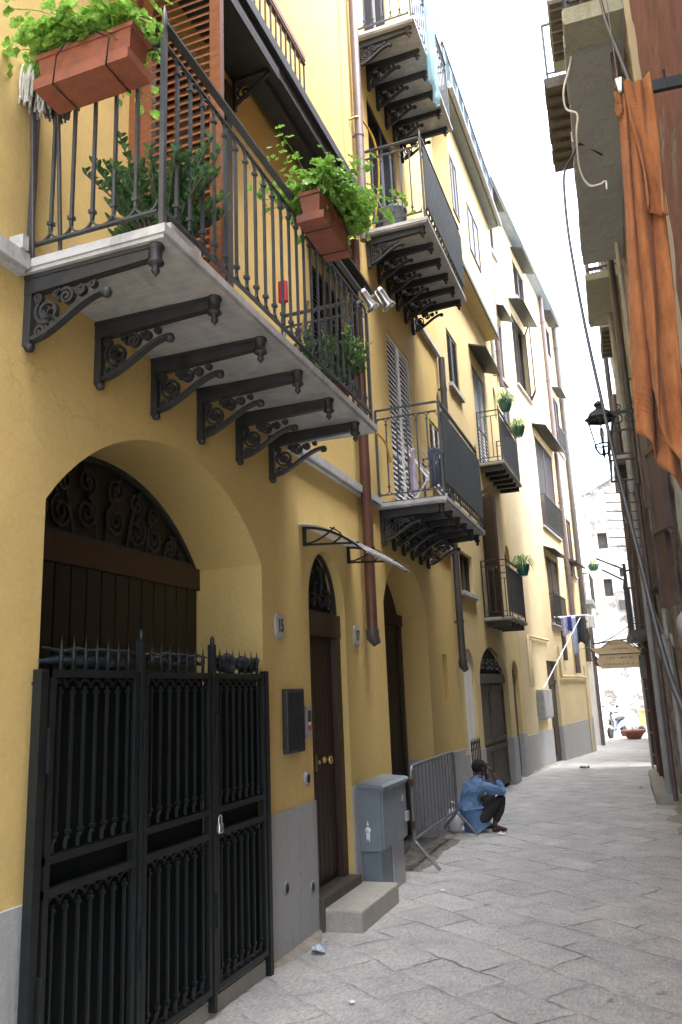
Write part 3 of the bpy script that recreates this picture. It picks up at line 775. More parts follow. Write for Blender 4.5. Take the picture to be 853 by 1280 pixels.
dm = MB(); dm.box(LM(1.5, -.16, .05), LM(4.2, -.12, 1.95))
for k in (0, 1):
    a = 1.53 + k * 1.34
    for z0, z1 in ((.1, .78), (.92, 1.86)):
        dm.box(LM(a, -.12, z0 - .04), LM(a + 1.30, -.10, z0 + .04)); dm.box(LM(a, -.12, z1 - .05), LM(a + 1.30, -.10, z1 + .05))
        dm.box(LM(a, -.12, z0), LM(a + .1, -.10, z1)); dm.box(LM(a + 1.2, -.12, z0), LM(a + 1.3, -.10, z1))
dm.box(LM(1.5, -.14, 1.951), LM(4.2, -.06, 2.1)); dm = dm.build('double_door', 'greywood', Mh)
MB().prism([LM(2.85 + 1.35 * math.cos(PI * i / 16), -.15, 2.1 + .52 * math.sin(PI * i / 16)) for i in range(17)], (0, 0, 0), (0, .01, 0)).build('top_light', 'dark', dm)
fanlight(FM, dm, 1.5, 4.2, 2.1, 2.62, -.09, 'iron', [(.16, .35, .2, 1.5, 1.2, 1), (.5, .35, .2, 1.6, 2.6, -1), (.78, .22, .14, 1.5, 2.2, 1)], .03)
dn = MB(); dn.box(LM(4.75, -.14, .05), LM(5.55, -.10, 2.42)); dn.box(LM(4.8, -.10, .15), LM(5.5, -.085, .9)); dn.box(LM(4.8, -.10, 1.02), LM(5.5, -.085, 1.9)); dn.box(LM(4.75, -.10, 1.98), LM(5.55, -.06, 2.08)); dn.build('narrow_door', 'darkwood', Mh)
window(FM, Mh, 2.75, 4.0, 3.1, 5.6, mat='shutwood', sill=False, pitch=.08, two=.9, swing=(2.55, 0))
window(FM, Mh, 3.05, 4.3, 6.25, 8.45, mat='greywood', slat='whiteframe', sill=False, pitch=.08, hood=(.45, .2, .25), two=.9)
window(FM, Mh, .85, 1.7, 7.2, 8.3, mat='shutwood', slat='greywood')
window(FM, Mh, .6, 1.6, 3.45, 4.15, kind='none', sill_mat='marble', depth=.12)
for (a, b, z) in ((5.2, 5.75, 4.2), (5.4, 5.75, 8.0)): MB().box(LM(a, -.2, z), LM(b, -.15, z + .85)).build('niche_shutter', 'greywood', Mh)
balcony(FM, Mh, 2.25, 4.1, .52, 3.12, [2.45, 2.95, 3.45, 3.95], h=1.05, gap=.12, arches=False, curls=False, simple_br=True, railmat='iron', brmat='greywood', slabmat='stone_step')
balcony(FM, Mh, 3.02, 5.25, .50, 6.27, [3.15, 3.55, 3.95, 4.35, 4.75, 5.15], h=1.08, gap=.12, arches=False, curls=False, simple_br=True, railmat='iron', brmat='cast', slabmat='stone_step')
bay = MB(); bay.box(LM(.9, .001, 9.78), LM(5.1, .28, 12.75)); bay = bay.build('bay', 'yellow2', Mh)
mb = MB(); mb.box(LM(.85, .2805, 9.76), LM(5.15, .31, 9.86)); mb.build('bay_edge', 'cast', bay)
for s0, s1, z0, z1 in ((2.4, 3.5, 10.65, 11.75), (.95, 1.5, 10.7, 11.9)):
    w_ = MB()
    for a, b in (((s0, z0), (s0 + .05, z1)), ((s1 - .05, z0), (s1, z1)), ((s0 + .05, z0), (s1 - .05, z0 + .05)), ((s0 + .05, z1 - .05), (s1 - .05, z1)), (((s0 + s1) / 2 - .025, z0 + .05), ((s0 + s1) / 2 + .025, z1 - .05))):
        w_.box(LM(a[0], .2805, a[1]), LM(b[0], .30, b[1]))
    w_ = w_.build('bay_window', 'greywood', bay); MB().box(LM(s0 + .02, .2803, z0 + .02), LM(s1 - .02, .288, z1 - .02)).build('bay_pane', 'glass', w_)
mb = MB(); mb.box(LM(.3, .001, 12.76), LM(5.3, .48, 12.86)); mb.box(LM(.3, .4805, 12.8), LM(5.3, .52, 12.93)); cm = mb.build('terrace_edge', 'cab', Mh)
mb = MB(); mb.tube([LM(.3, .54, 12.80), LM(5.3, .54, 12.80)], .05, 8); mb.build('gutter', 'grey', cm)
mb = MB()
for i in range(40): mb.bar(LM(.4 + i * .123, .44, 12.86), LM(.4 + i * .123, .44, 13.85), .018)
mb.bar(LM(.35, .44, 13.85), LM(5.25, .44, 13.85), .04, .03); mb.build('terrace_rail', 'rail', cm)
pipe(FM, Mh, 5.35, .1, 9.0, 12.7, .05, 'grey', 2)
# bricked parapet and set back top floor
MB().box(LM(.002, -6.9, 12.901), LM(5.98, -1.6, 14.6)).build('top_floor', 'yellow2', Mh)

# =================================================================== HOUSE C
Ch = empty('apartment_house', 'tall pale ochre house at the far end of the left side with brown drainpipes', 'building', FC.W(0, 0, 0), FC.rz, 'yellow houses along the left side')
LC = FC.L
cw = [  # s0 s1 z0 z1 hood mat swing sill
    (4.25, 6.05, 3.55, 5.45, (.4, .2, .12), (0, 0)),
    (4.35, 7.0, 6.3, 9.0, (.5, .25, .18), (0, 0)),
    (2.55, 4.3, 9.95, 12.1, (.5, .15, .25), (0, .35)),
    (.1, 1.2, 13.0, 14.2, (.45, .1, .22), (0, 0)),
    (3.5, 5.0, 13.0, 14.25, (.45, .1, .2), (0, 0)),
    (7.9, 9.2, 12.9, 14.2, (.45, .1, .2), (0, 0)),
    (8.5, 9.5, 9.6, 11.6, (.4, .1, .2), (0, 0)),
    (8.55, 9.5, 5.4, 7.3, None, (0, 0)),
    (.25, 1.1, 9.4, 11.0, (.4, .1, .15), (0, 0)),
    (.45, 1.25, 7.3, 8.9, None, (0, 0))]
hC = [hole(a, b, c, d) for a, b, c, d, h_, sw in cw] + [hole(2.95, 4.35, -.6, 2.5, .14), hole(7.6, 8.6, 3.2, 5.5, .3)]
CE = 9.95
wall(FC, 'wall', 'cream', Ch, .002, CE, -1.5, 14.75, hC)
for a, b, c, d, h_, sw in cw: window(FC, Ch, a, b, c, d, hood=h_, swing=sw, pitch=.09, mat='shutwood')
mb = MB()
for a, b in ((.002, 2.95), (4.35, CE)): mb.box(LC(a, .0005, -.9), LC(b, .018, .80))
mb.box(LC(4.338, -.135, -.9), LC(4.3496, .0003, .80))
mb.build('plinth', 'plinth', Ch)
dc = MB(); dc.box(LC(2.95, -.14, -.2), LC(4.35, -.10, 2.5)); dc.box(LC(3.03, -.10, .1), LC(3.58, -.08, .8)); dc.box(LC(3.68, -.10, .1), LC(4.27, -.08, .8)); dc.box(LC(3.03, -.10, .95), LC(3.58, -.08, 1.85)); dc.box(LC(3.68, -.10, .95), LC(4.27, -.08, 1.85)); dc.box(LC(2.951, -.10, 1.92), LC(4.349, -.05, 2.02)); dc.build('tall_door', 'darkwood', Ch)
MB().box(LC(7.6, -.3, 3.2), LC(8.6, -.27, 5.5)).build('blind_recess', 'yellow2', Ch)
mb = MB(); mb.prism([LC(7.3, .002, 5.78), LC(7.3, .42, 5.62), LC(7.3, .42, 5.57), LC(7.3, .002, 5.71)], (0, 0, 0), (1.7, 0, 0)); mb.build('recess_hood', 'cast', Ch)
mb = MB(); mb.box(LC(-.1, -.1, 14.751), LC(CE + .15, .22, 14.84)); mb.box(LC(-.1, .2205, 14.77), LC(CE + .15, .30, 14.88)); mb.box(LC(-.1, -6.8, 14.85), LC(CE + .1, .2, 14.95)); mb.build('eaves', 'cab', Ch)
# railings in front of the tall windows
for s0, s1, z, h_ in ((4.25, 6.1, 3.5, .85), (4.35, 7.0, 6.25, .95), (8.5, 9.5, 9.55, .9)):
    mb = MB(); n = int((s1 - s0) / .12)
    for i in range(n + 1): mb.bar(LC(s0 + (s1 - s0) * i / n, .12, z), LC(s0 + (s1 - s0) * i / n, .12, z + h_), .016)
    mb.bar(LC(s0, .12, z + h_), LC(s1, .12, z + h_), .03); mb.bar(LC(s0, .12, z + .06), LC(s1, .12, z + .06), .02)
    for s in (s0, s1): mb.bar(LC(s, 0, z + h_), LC(s, .12, z + h_), .02)
    mb.build('window_rail', 'iron', Ch)
pipe(FC, Ch, 7.35, .10, 2.2, 14.7, .075, 'mauvepipe', 6)
pipe(FC, Ch, CE - .12, .10, 2.6, 14.7, .085, 'darkpipe', 6)
pipe(FC, Ch, .12, .10, 9.0, 14.0, .05, 'mauvepipe', 3)
# service pipes and cable trunking on the ground floor
mb = MB(); mb.tube([LC(.75, .05, 1.85), LC(.75, .05, 3.02), LC(3.2, .05, 3.02)], .03, 8); mb.tube([LC(.98, .05, 1.85), LC(.98, .05, 2.93), LC(1.3, .05, 2.93)], .025, 8)
mb.tube([LC(4.6, .05, 2.9), LC(4.6, .05, 2.1), LC(8.9, .05, 2.1)], .028, 8); mb.tube([LC(8.95, .05, -.2), LC(8.95, .05, 2.45)], .03, 8); mb.build('service_pipe', 'cream', Ch)
mb = MB(); mb.tube([LC(5.6, .05, 2.55), LC(5.6, .05, 3.4)], .07, 8); mb.build('short_pipe', 'darkpipe', Ch)

# =================================================================== RIGHT SIDE: decayed house
Rh = empty('old_house', 'decayed dark rubble house along the right edge with concrete balconies', 'building', FR.W(0, 0, 0), FR.rz)
LR = FR.L
def rough_wall():
    mb = MB(); S = [-15 + i * 1.0 for i in range(4)] + [-11 + i * .16 for i in range(116)]; Z = [-1 + i * .2 for i in range(71)]
    S = [x for x in S if x < 7.3] + [7.3]
    for z in Z:
        for s in S:
            o = .05 * mnoise.noise(Vector((s * .9, z * .9, 1))) + .03 * mnoise.noise(Vector((s * 3.1, z * 3.1, 5))) + .015 * mnoise.noise(Vector((s * 9, z * 9, 2))) - .04
            mb.v.append(LR(s, o, z))
    w = len(S)
    for j in range(len(Z) - 1):
        for i in range(w - 1): mb.f.append((j * w + i, j * w + i + 1, (j + 1) * w + i + 1, (j + 1) * w + i)); mb.smooth.append(False)
    mb.box(LR(-15, -8, -1), LR(7.25, -.15, 13))
    return mb.build('wall', 'ruin', Rh)
rough_wall()
# surviving coat of red plaster, its broken edge rimmed with old white mortar
def coat(name, mat, edge, o, zt, zb, s_far):
    """plaster coat s from -20 to edge(z)"""
    mb = MB(); Z = [zb + (zt - zb) * i / 60 for i in range(61)]; S = 14
    rows = []
    for z in Z:
        e = edge(z); rows.append([LR(-15 + (e + 15) * k / S, o, z) for k in range(S + 1)] + [LR(e, -.06, z)])
    for r in rows: mb.v += r
    w = S + 2
    for j in range(60):
        for i in range(w - 1): mb.f.append((j * w + i, j * w + i + 1, (j + 1) * w + i + 1, (j + 1) * w + i)); mb.smooth.append(False)
    return mb.build(name, mat, Rh)
ez = lambda z: -7.15 + .35 * mnoise.noise(Vector((0, z * 1.3, 0))) + .18 * mnoise.noise(Vector((4, z * 5, 0))) - (.25 * max(0, 6.3 - z))
coat('red_plaster', 'redplaster', ez, .045, 13, 4.2, -6)
coat('mortar_layer', 'oldwhite', lambda z: ez(z) + .62 + .12 * mnoise.noise(Vector((9, z * 3, 0))), .025, 13, 4.0, -6)
coat('low_render', 'concrete', lambda z: -5.0 + .5 * mnoise.noise(Vector((3, z * 1.7, 7))) , .012, 3.95, 2.9, -4)
# balconies of the old house
def rbalc(s0, s1, proj, z, t, mat, rail=True, slats=0, rmat='iron'):
    mb = MB(); sl = MB()
    n = 14; pts = []
    mb.box(LR(s0, -.05, z), LR(s1, proj, z + t))
    for i in range(int((s1 - s0) / .3)): # ragged edge
        a = s0 + .3 * i; mb.box(LR(a, proj - .001, z + .01 + rnd.random() * .03), LR(a + .28, proj + .004 + rnd.random() * .018, z + t - rnd.random() * .03))
    b = mb.build('balcony', mat, Rh)
    if rail:
        r = MB(); k = int((s1 - s0) / .13)
        for i in range(k + 1): s = s0 + .03 + (s1 - s0 - .06) * i / k; r.bar(LR(s, proj - .05, z + t), LR(s, proj - .05, z + t + 1.0), .018)
        for s in (s0 + .03, s1 - .03):
            for i in range(1, 4): r.bar(LR(s, (proj - .05) * i / 4, z + t), LR(s, (proj - .05) * i / 4, z + t + 1.0), .016)
            r.bar(LR(s, 0, z + t + 1.0), LR(s, proj - .05, z + t + 1.0), .03); r.bar(LR(s, 0, z + t + .1), LR(s, proj - .05, z + t + .1), .02)
        r.bar(LR(s0 + .03, proj - .05, z + t + 1.0), LR(s1 - .03, proj - .05, z + t + 1.0), .035); r.bar(LR(s0, proj - .05, z + t + .1), LR(s1, proj - .05, z + t + .1), .02)
        r.build('railing', rmat, b)
    if slats:
        g = MB(); m = int((s1 - s0) / slats)
        for i in range(m): g.box(LR(s0 + i * slats, .02, z - .06), LR(s0 + i * slats + slats * .45, proj - .02, z - .001))
        g.build('joist', 'greywood', b)
    return b
b1 = rbalc(-6.15, -1.4, .52, 8.0, .16, 'concrete')
MB().box(LR(-6.16, .0, 7.985), LR(-5.78, .525, 8.165)).build('mossy_end', 'mosscon', b1)
rbalc(-.4, 1.45, .48, 8.25, .12, 'mosscon', rmat='darkpipe')
rbalc(2.1, 3.7, .28, 8.5, .1, 'oldwhite', slats=.22)
rbalc(-3.3, -1.9, .62, 11.0, .12, 'mosscon', True, .2); rbalc(-1.7, .6, .78, 11.0, .12, 'greywood', True, .28)
rbalc(1.0, 2.4, .34, 5.55, .1, 'oldwhite', False, .2)
rbalc(4.4, 6.4, .25, 6.2, .1, 'oldwhite')
lb = rbalc(1.4, 4.2, .42, 2.62, .10, 'darkpipe', True)
mb = MB()
for s in (1.5, 2.4, 3.3): mb.bar(LR(s, 0, 2.2), LR(s, .38, 2.6), .025, .02)
mb.bar(LR(1.5, .38, 2.72), LR(1.5, .38, 3.85), .05); mb.bar(LR(1.5, .38, 3.75), LR(1.5, .82, 3.98), .025); mb.bar(LR(1.5, .38, 3.55), LR(1.5, .75, 3.78), .025); mb.build('awning_arm', 'iron', lb)
# iron cage railing in front of a window
mb = MB()
for i in range(9): mb.bar(LR(-1.2 + i * .16, .45, 4.98), LR(-1.2 + i * .16, .45, 5.42), .014)
for z in (4.98, 5.42):
    mb.bar(LR(-1.2, .45, z), LR(.1, .45, z), .025)
    for s in (-1.2, .1): mb.bar(LR(s, 0, z), LR(s, .45, z), .025)
mb.build('window_cage', 'iron', Rh)
# mauve brown shutters standing ajar, and door boards
for s, z, w, h, a in ((-4.55, 3.35, .45, .9, .28), (-4.05, 2.62, .42, .85, .26), (-3.2, 3.9, .4, 1.1, .25)):
    mb = MB(); mb.box((0, -.02, 0), (w, .02, h))
    for (x0, z0, x1, z1) in ((0, 0, w, .06), (0, h - .06, w, h), (0, .06, .06, h - .06), (w - .06, .06, w, h - .06)): mb.box((x0, .0205, z0), (x1, .035, z1))
    mb.build('open_shutter', 'mauvepipe', Rh, LR(s, .04, z), a)
mb = MB(); mb.box(LR(2.2, -.02, -.2), LR(3.4, .05, 2.3)); mb.box(LR(4.9, -.02, -.2), LR(6.0, .06, 2.2)); mb.box(LR(-.4, -.02, 3.2), LR(.5, .05, 5.0)); mb.build('boarded_door', 'greywood', Rh)
MB().box(LR(3.42, 0, -.1), LR(3.55, .09, 5.6)).build('corner_post', 'greywood', Rh)
MB().box(LR(1.3, -.02, 2.9), LR(2.1, .045, 4.7)).build('patched_render', 'orangewood' if False else 'yellow2', Rh)
for (s, o, z0, z1, r, mt) in ((-1.15, .12, 4.6, 16, .05, 'darkpipe'), (-.2, .10, .2, 9, .035, 'mauvepipe'), (-2.6, .09, .6, 7.6, .03, 'grey'), (1.0, .12, .1, 13, .05, 'grey'), (4.6, .10, .05, 8, .05, 'mauvepipe'), (6.9, .10, .05, 12, .06, 'darkpipe'), (6.4, .16, .02, 1.9, .03, 'oldwhite'), (-5.6, .07, 6.7, 14, .04, 'mauvepipe'), (3.9, .1, .1, 5, .04, 'copper')):
    pipe(FR, Rh, s, o, z0, z1, r, mt, 4)
mb = MB(); mb.bevbox(LR(1.9, -.02, 1.85), LR(2.15, .18, 2.05), .03) if False else mb.ball(LR(-1.7, .03, 2.25), .14, 12, (1.2, 1, 1.6)); mb.ball(LR(-4.3, -.03, 2.38), .13, 12, (1.3, 1, 1.3)); mb.build('render_lump', 'concrete', Rh)

# small house beyond it and the buildings round the square
Sq = empty('corner_house', 'narrow pale house with a lit doorway past the end of the right hand wall, with an unseen block added against the sun', 'building', (.64, 31, 0))
MB().box((-.75, 0, -1), (8, 3.4, 9.5)).box((-.1, -9.5, -1), (8, -.002, 8.6)).build('wall', 'white_wall', Sq)  # second box is unseen, added to keep the sun off house C
mb = MB(); mb.box((-.754, .0, 3.2), (-.751, 3.4, 3.4)); mb.build('stain_band', 'concrete', Sq)
mb = MB(); mb.box((-.55, -.03, -.3), (-.48, -.002, 2.4)); mb.box((.28, -.03, -.3), (.35, -.002, 2.4)); mb.box((-.479, -.03, 2.3), (.279, -.002, 2.4)); mb.build('door_frame', 'oldwhite', Sq)
MB().box((-.479, -.012, -.3), (.279, -.003, 2.299)).build('door', 'paleblue', Sq)
Wt = empty('ruined_wall_house', 'tall white patched house closing the far end of the street', 'building', (-6, 41, 0))
def far_wall():
    mb = MB()
    holes = [rect(4.55, 5.0, 8.35, 9.15), rect(4.6, 5.0, 6.0, 6.85), rect(5.4, 5.7, 6.9, 7.3), rect(3.2, 3.7, 3.9, 4.8)]
    outer = [(-6, -1), (16, -1), (16, 13.4), (7.3, 12.9), (4.1, 11.2), (-6, 11.2)]
    loops = [[Vector((p[0], p[1], 0)) for p in outer]] + [[Vector((p[0], p[1], 0)) for p in h] for h in holes]
    tr = tessellate_polygon(loops); flat = [p for l in loops for p in l]; mb.add([(p.x, 0, p.y) for p in flat], tr)
    for h in holes:
        mb.add([(p[0], 0, p[1]) for p in h] + [(p[0], .3, p[1]) for p in h], [(i, (i + 1) % 4, 4 + (i + 1) % 4, 4 + i) for i in range(4)] + [(4, 5, 6, 7)])
    n = len(outer); mb.add([(p[0], 0, p[1]) for p in outer] + [(p[0], 8, p[1]) for p in outer], [(i, (i + 1) % n, n + (i + 1) % n, n + i) for i in range(n)])
    mb.build('wall', 'farwall', Wt)
    for h in holes: MB().box((h[0][0], .28, h[0][1]), (h[1][0], .295, h[2][1])).build('window', 'greywood', Wt)
    m2 = MB(); m2.tube([(6.05, -.08, -.3), (6.05, -.08, 5.6)], .05, 8); m2.tube([(5.75, -.06, 3.9), (5.75, -.06, 6.4)], .03, 6); m2.tube([(3.35, -.09, .3), (3.35, -.09, 4.2)], .06, 8); m2.build('drainpipe', 'darkpipe', Wt)
    m3 = MB(); m3.box((5.2, -.22, 5.3), (5.6, -.02, 5.75)); m3.box((5.9, -.18, 5.2), (6.2, -.02, 5.6)); m3.box((5.25, -.2, 3.2), (5.55, -.02, 3.5)); m3.build('wall_box', 'darkpipe', Wt)
    m4 = MB(); m4.prism([(4.1, -.18, 11.1), (7.4, -.18, 12.75), (7.4, -.18, 12.95), (4.1, -.18, 11.3)], (0, 0, 0), (0, .17, 0)); m4.build('roof_verge', 'grey', Wt)
far_wall()
Dn = empty('balcony_house', 'white house behind the yellow corner with a small planted iron balcony', 'building', (-3.1, 31, -.2))
MB().box((-8, 0, -1), (1.30, 7, 9.2)).build('wall', 'white_wall', Dn)
bb = MB().box((.75, -.7, 4.9), (1.62, 1.6, 5.06)); bb.box((1.0, -.2, 4.5), (1.5, .6, 4.899)); bb = bb.build('balcony', 'concrete', Dn)
mb = MB()
for i in range(9): mb.bar((.8 + i * .1, -.66, 5.06), (.8 + i * .1, -.66, 6.0), .022)
for i in range(16): mb.bar((1.59, -.66 + i * .15, 5.06), (1.59, -.66 + i * .15, 6.0), .022)
mb.bar((.78, -.66, 6.02), (1.62, -.66, 6.02), .045); mb.bar((1.59, -.66, 6.02), (1.59, 1.6, 6.02), .045); mb.build('railing', 'greywood', bb)
mb = MB(); mb.tube([(1.42, -.02, -.5), (1.42, -.02, 4.5)], .07, 8); mb.bar((1.2, -.05, 2.9), (1.9, -.05, 2.9), .05); mb.build('drainpipe', 'mauvepipe', Dn)
# a house behind the viewer's left and right shoulders keeps the street closed: both rows simply run on past the camera

# =================================================================== GATE
gate = empty('iron_gate', 'black barred iron gate with spikes closing the wide arched gateway', 'gate', FA.W(4.3, .06, 0), FA.rz)
G = lambda s, o, z: (s - 4.3, -(o - .06), z)
mb = MB()
mb.box(G(3.055, .035, .05), G(3.105, .085, 2.02)); mb.box(G(5.435, .035, .0), G(5.485, .085, 2.04)); mb.build('side_post', 'gate', gate)
# three leaves: a frame, its bars and the dark sheet tied behind
leafs = [(3.13, 3.84), (3.90, 4.64), (4.70, 5.41)]
for k, (a, b) in enumerate(leafs):
    mb = MB(); t = .035
    for z in (.16, 1.03, 1.17, 2.00): mb.box(G(a, .045, z - .018), G(b, .085, z + .018))
    mb.box(G(a, .046, .142), G(a + t, .084, 2.018)); mb.box(G(b - t, .046, .142), G(b, .084, 2.018))
    mb.box(G(a - .02, .04, 1.55), G(a + .008, .10, 1.75)); mb.box(G(a - .02, .04, .5), G(a + .008, .10, .7))
    lf = mb.build('gate_leaf', 'gate', gate)
    br = MB(); n = 7
    for i in range(1, n + 1):
        s = a + t + (b - a - 2 * t) * (i - .5) / n; g = (b - a - 2 * t) / n
        for z0, z1 in ((.18, 1.012), (1.19, 1.98)):
            br.bar(G(s, .066, z0 + .05), G(s, .066, z1 - .04), .014)
            br.bar(G(s, .066, z0 + .075), G(s, .066, z0 + .09), .024); br.bar(G(s, .066, z1 - .075), G(s, .066, z1 - .06), .024)
            # arch between bars at the top, hooked foot at the bottom
            br.strip([G(s - g * .5 + g * (.5 - .5 * math.cos(PI * j / 6)), .066, z1 - .045 + .04 * math.sin(PI * j / 6)) for j in range(7)], .014, .010, (0, 1, 0))
            br.strip([G(s - g * .42 * math.sin(PI / 2 * j / 5), .066 + .018 * j / 5, z0 + .06 - .05 * (1 - math.cos(PI / 2 * j / 5))) for j in range(6)], .016, .012, (0, 1, 0))
        br.bar(G(s, .066, 2.018), G(s, .066, 2.06), .014); m3 = br
        m3.lathe([(.008, 2.06), (.013, 2.085), (.006, 2.13), (.001, 2.18)], G(s, .066, 0), 6)
    br.build('bars', 'gate', lf)
    sh = MB(); sh.box(G(a + t, .03, .19), G(b - t, .036, 1.02)); sh.box(G(a + t, .03, 1.18), G(b - t, .036, 1.99)); sh.box(G(a + t, .03, 1.04), G(b - t, .036, 1.16)); sh.build('sheet', 'sheet', lf)
for s in (3.87, 4.67):
    mb = MB(); mb.box(G(s - .016, .045, .04), G(s + .016, .09, 2.20)); mb.lathe([(.016, 2.20), (.014, 2.24), (.004, 2.255)], G(s, .07, 0), 8); mb.build('post', 'gate', gate)
# bundled dark tarpaulin along the top
tp = MB()
def ripple(a, b, z, r, seed):
    pts = []; rs = []
    for i in range(26):
        t = i / 25; s = a + (b - a) * t
        pts.append(G(s, .03 + .02 * mnoise.noise(Vector((s * 7, seed, 0))), z + .035 * mnoise.noise(Vector((s * 6, seed, 4))))); rs.append(r * (.55 + .6 * abs(mnoise.noise(Vector((s * 9, seed, 8)))) ) * min(1, .3 + 5 * min(t, 1 - t)))
    tp.tube(pts, rs, 7)
ripple(3.10, 3.85, 2.06, .045, 1); ripple(3.12, 4.68, 2.12, .022, 2); ripple(3.9, 4.62, 2.08, .03, 3); ripple(4.72, 5.44, 2.10, .065, 5); ripple(4.75, 5.40, 2.06, .05, 6); ripple(3.06, 3.3, 1.97, .04, 9)
o = tp.build('tarpaulin', 'tarp', None, FA.W(4.3, .06, 0), FA.rz); tag(o, 'dark crumpled plastic sheet bundled along the spikes of the black gate', 'tarp')
mb = MB(); mb.bevbox((-.028, -.012, -.07), (.028, .012, -.015), .005); mb.tube([(-.018, 0, -.02), (-.018, 0, .02), (-.01, 0, .034), (.01, 0, .034), (.018, 0, .02), (.018, 0, -.02)], .005, 6)
o = mb.build('padlock', 'steel', None, FA.W(4.69, .112, 1.11), FA.rz); tag(o, 'small steel padlock hanging on the black gate', 'padlock')

# =================================================================== WALL FITTINGS
def plate(s, z, txt, label):
    root = empty('house_number', label, 'sign', FA.W(s, .0, z), FA.rz, 'house number plates')
    w, h, c = .075, .098, .030
    out = [(-w + c, -h), (w - c, -h), (w, -h + c), (w, h - c), (w - c, h), (-w + c, h), (-w, h - c), (-w, -h + c)]
    MB().prism([(x, -.002, z_) for x, z_ in out], (0, 0, 0), (0, -.02, 0)).build('plate', 'plinth', root)
    MB().prism([(x * .86, -.0222, z_ * .88) for x, z_ in out], (0, 0, 0), (0, -.003, 0)).build('face', 'oldwhite', root)
    cu = bpy.data.curves.new('digits', 'FONT'); cu.body = txt; cu.size = .128; cu.align_x = 'CENTER'; cu.align_y = 'CENTER'; cu.extrude = .002; cu.offset = .003
    t = bpy.data.objects.new('digits', cu); COL.objects.link(t); t.parent = root; t.location = (0, -.0275, 0); t.rotation_euler = (PI / 2, 0, 0); t.scale = (.8, 1.1, 1); cu.materials.append(M['iron'])
    bpy.context.view_layer.update(); me = bpy.data.meshes.new_from_object(t.evaluated_get(bpy.context.evaluated_depsgraph_get()))
    n = bpy.data.objects.new('digits', me); COL.objects.link(n); n.parent = root; n.location = t.location; n.rotation_euler = t.rotation_euler; n.scale = t.scale; bpy.data.objects.remove(t)
plate(5.85, 2.40, '15', 'octagonal white house number plate reading 15 beside the wide gateway')
plate(7.71, 2.42, '17', 'octagonal white house number plate reading 17 below the drainpipe end')
mbx = empty('meter_cover', 'dark grey flat metal hatch on the wall beside the brown house door', 'hatch', FA.W(6.06, 0, 1.66), FA.rz)
MB().bevbox((-.17, -.05, -.245), (.17, -.002, .25), .006).build('cover', 'iron', mbx)
mb = MB()
for i in range(9): mb.box((-.15 + i * .035, -.0535, -.22), (-.138 + i * .035, -.0502, .22))
mb.box((-.17, -.056, -.005), (-.155, -.0505, .03)); mb.build('ribs', 'gate', mbx)
ic = empty('door_intercom', 'slim grey intercom panel with a small orange label by the brown door', 'intercom', FA.W(6.36, 0, 1.64), FA.rz)
MB().bevbox((-.05, -.035, -.13), (.05, -.002, .13), .006).build('case', 'grey', ic)
mb = MB(); mb.box((-.03, -.0385, .0), (.03, -.0352, .09)); mb.build('grille', 'iron', ic)
MB().box((-.03, -.0385, -.07), (.03, -.0352, -.03)).build('name_label', 'red', ic)
mb = MB(); mb.lathe([(.012, -.035), (.012, -.042), (.004, -.044)], (0, 0, -.015), 8, 'y'); mb.build('button', 'whiteplastic', ic)
# curved clear canopy over the house door
ca = empty('door_canopy', 'small curved clear canopy on two black scrolled arms over the brown house door', 'canopy', FA.W(6.98, 0, 3.1), FA.rz)
K = lambda s, o, z: (s - 6.98, -o, z - 3.1)
prof = [(.0 + .62 * t, 3.32 - .30 * t ** 1.9) for t in [i / 12 for i in range(13)]]
mb = MB(); vs = [K(6.32, o, z) for o, z in prof] + [K(7.66, o, z) for o, z in prof]
lo = [(x, y, z - .006) for x, y, z in vs]; n = 13
mb.add(vs + lo, [(i, i + 1, n + i + 1, n + i) for i in range(n - 1)] + [(2 * n + i, 3 * n + i, 3 * n + i + 1, 2 * n + i + 1) for i in range(n - 1)] + [(n - 1, 2 * n - 1, 4 * n - 1, 3 * n - 1)], True); mb.build('canopy_sheet', 'perspex', ca)
mb = MB(); mb.bar(K(6.32, .62, 3.015), K(7.66, .62, 3.015), .012, .02); mb.build('edge_trim', 'grey', ca)
for s in (6.42, 7.56):
    mb = MB(); nn = (1, 0, 0)
    mb.box(K(s - .014, .002, 3.14), K(s + .014, .03, 3.32)); mb.strip([K(s, o, z - .018) for o, z in prof], .026, .02, nn)
    mb.strip([K(s, .02 + .5 * t, 3.15 - .03 * t + .0 * t) for t in [i / 6 for i in range(7)]], .024, .016, nn)
    mb.strip([K(s, .02 + .28 * t, 3.16 + .12 * t * t) for t in [i / 8 for i in range(9)]], .02, .012, nn)
    mb.strip([K(s, .26 + .10 * math.sin(PI * t), 3.13 + .15 * t) for t in [i / 8 for i in range(9)]], .02, .012, nn)
    mb.build('canopy_arm', 'gate', ca)
# electricity cabinet on its pedestal
cb_ = empty('utility_cabinet', 'blue grey metal utility cabinet with sloped top standing by the brown door', 'cabinet', FA.W(8.05, .13, 0), FA.rz)
mb = MB(); mb.bevbox((-.5, -.10, .41), (.30, .125, .98), .006); bo = mb.build('body', 'cab', cb_)
mb = MB(); mb.prism([(-.53, -.15, .965), (-.53, -.155, .985), (-.53, -.12, 1.005), (-.53, .125, 1.02), (-.53, .125, .982)], (0, 0, 0), (.86, 0, 0)); mb.prism([(-.51, -.13, .94), (-.51, -.14, .9645), (-.51, -.1005, .9645), (-.51, -.1005, .94)], (0, 0, 0), (.82, 0, 0)); mb.build('lid', 'cab', bo)
mb = MB(); mb.bevbox((-.49, -.125, .43), (-.11, -.1005, .96), .005); mb.build('door', 'cab', bo)
mb = MB(); mb.bevbox((-.09, -.125, .43), (.29, -.1005, .96), .005); mb.build('door', 'cab', bo)
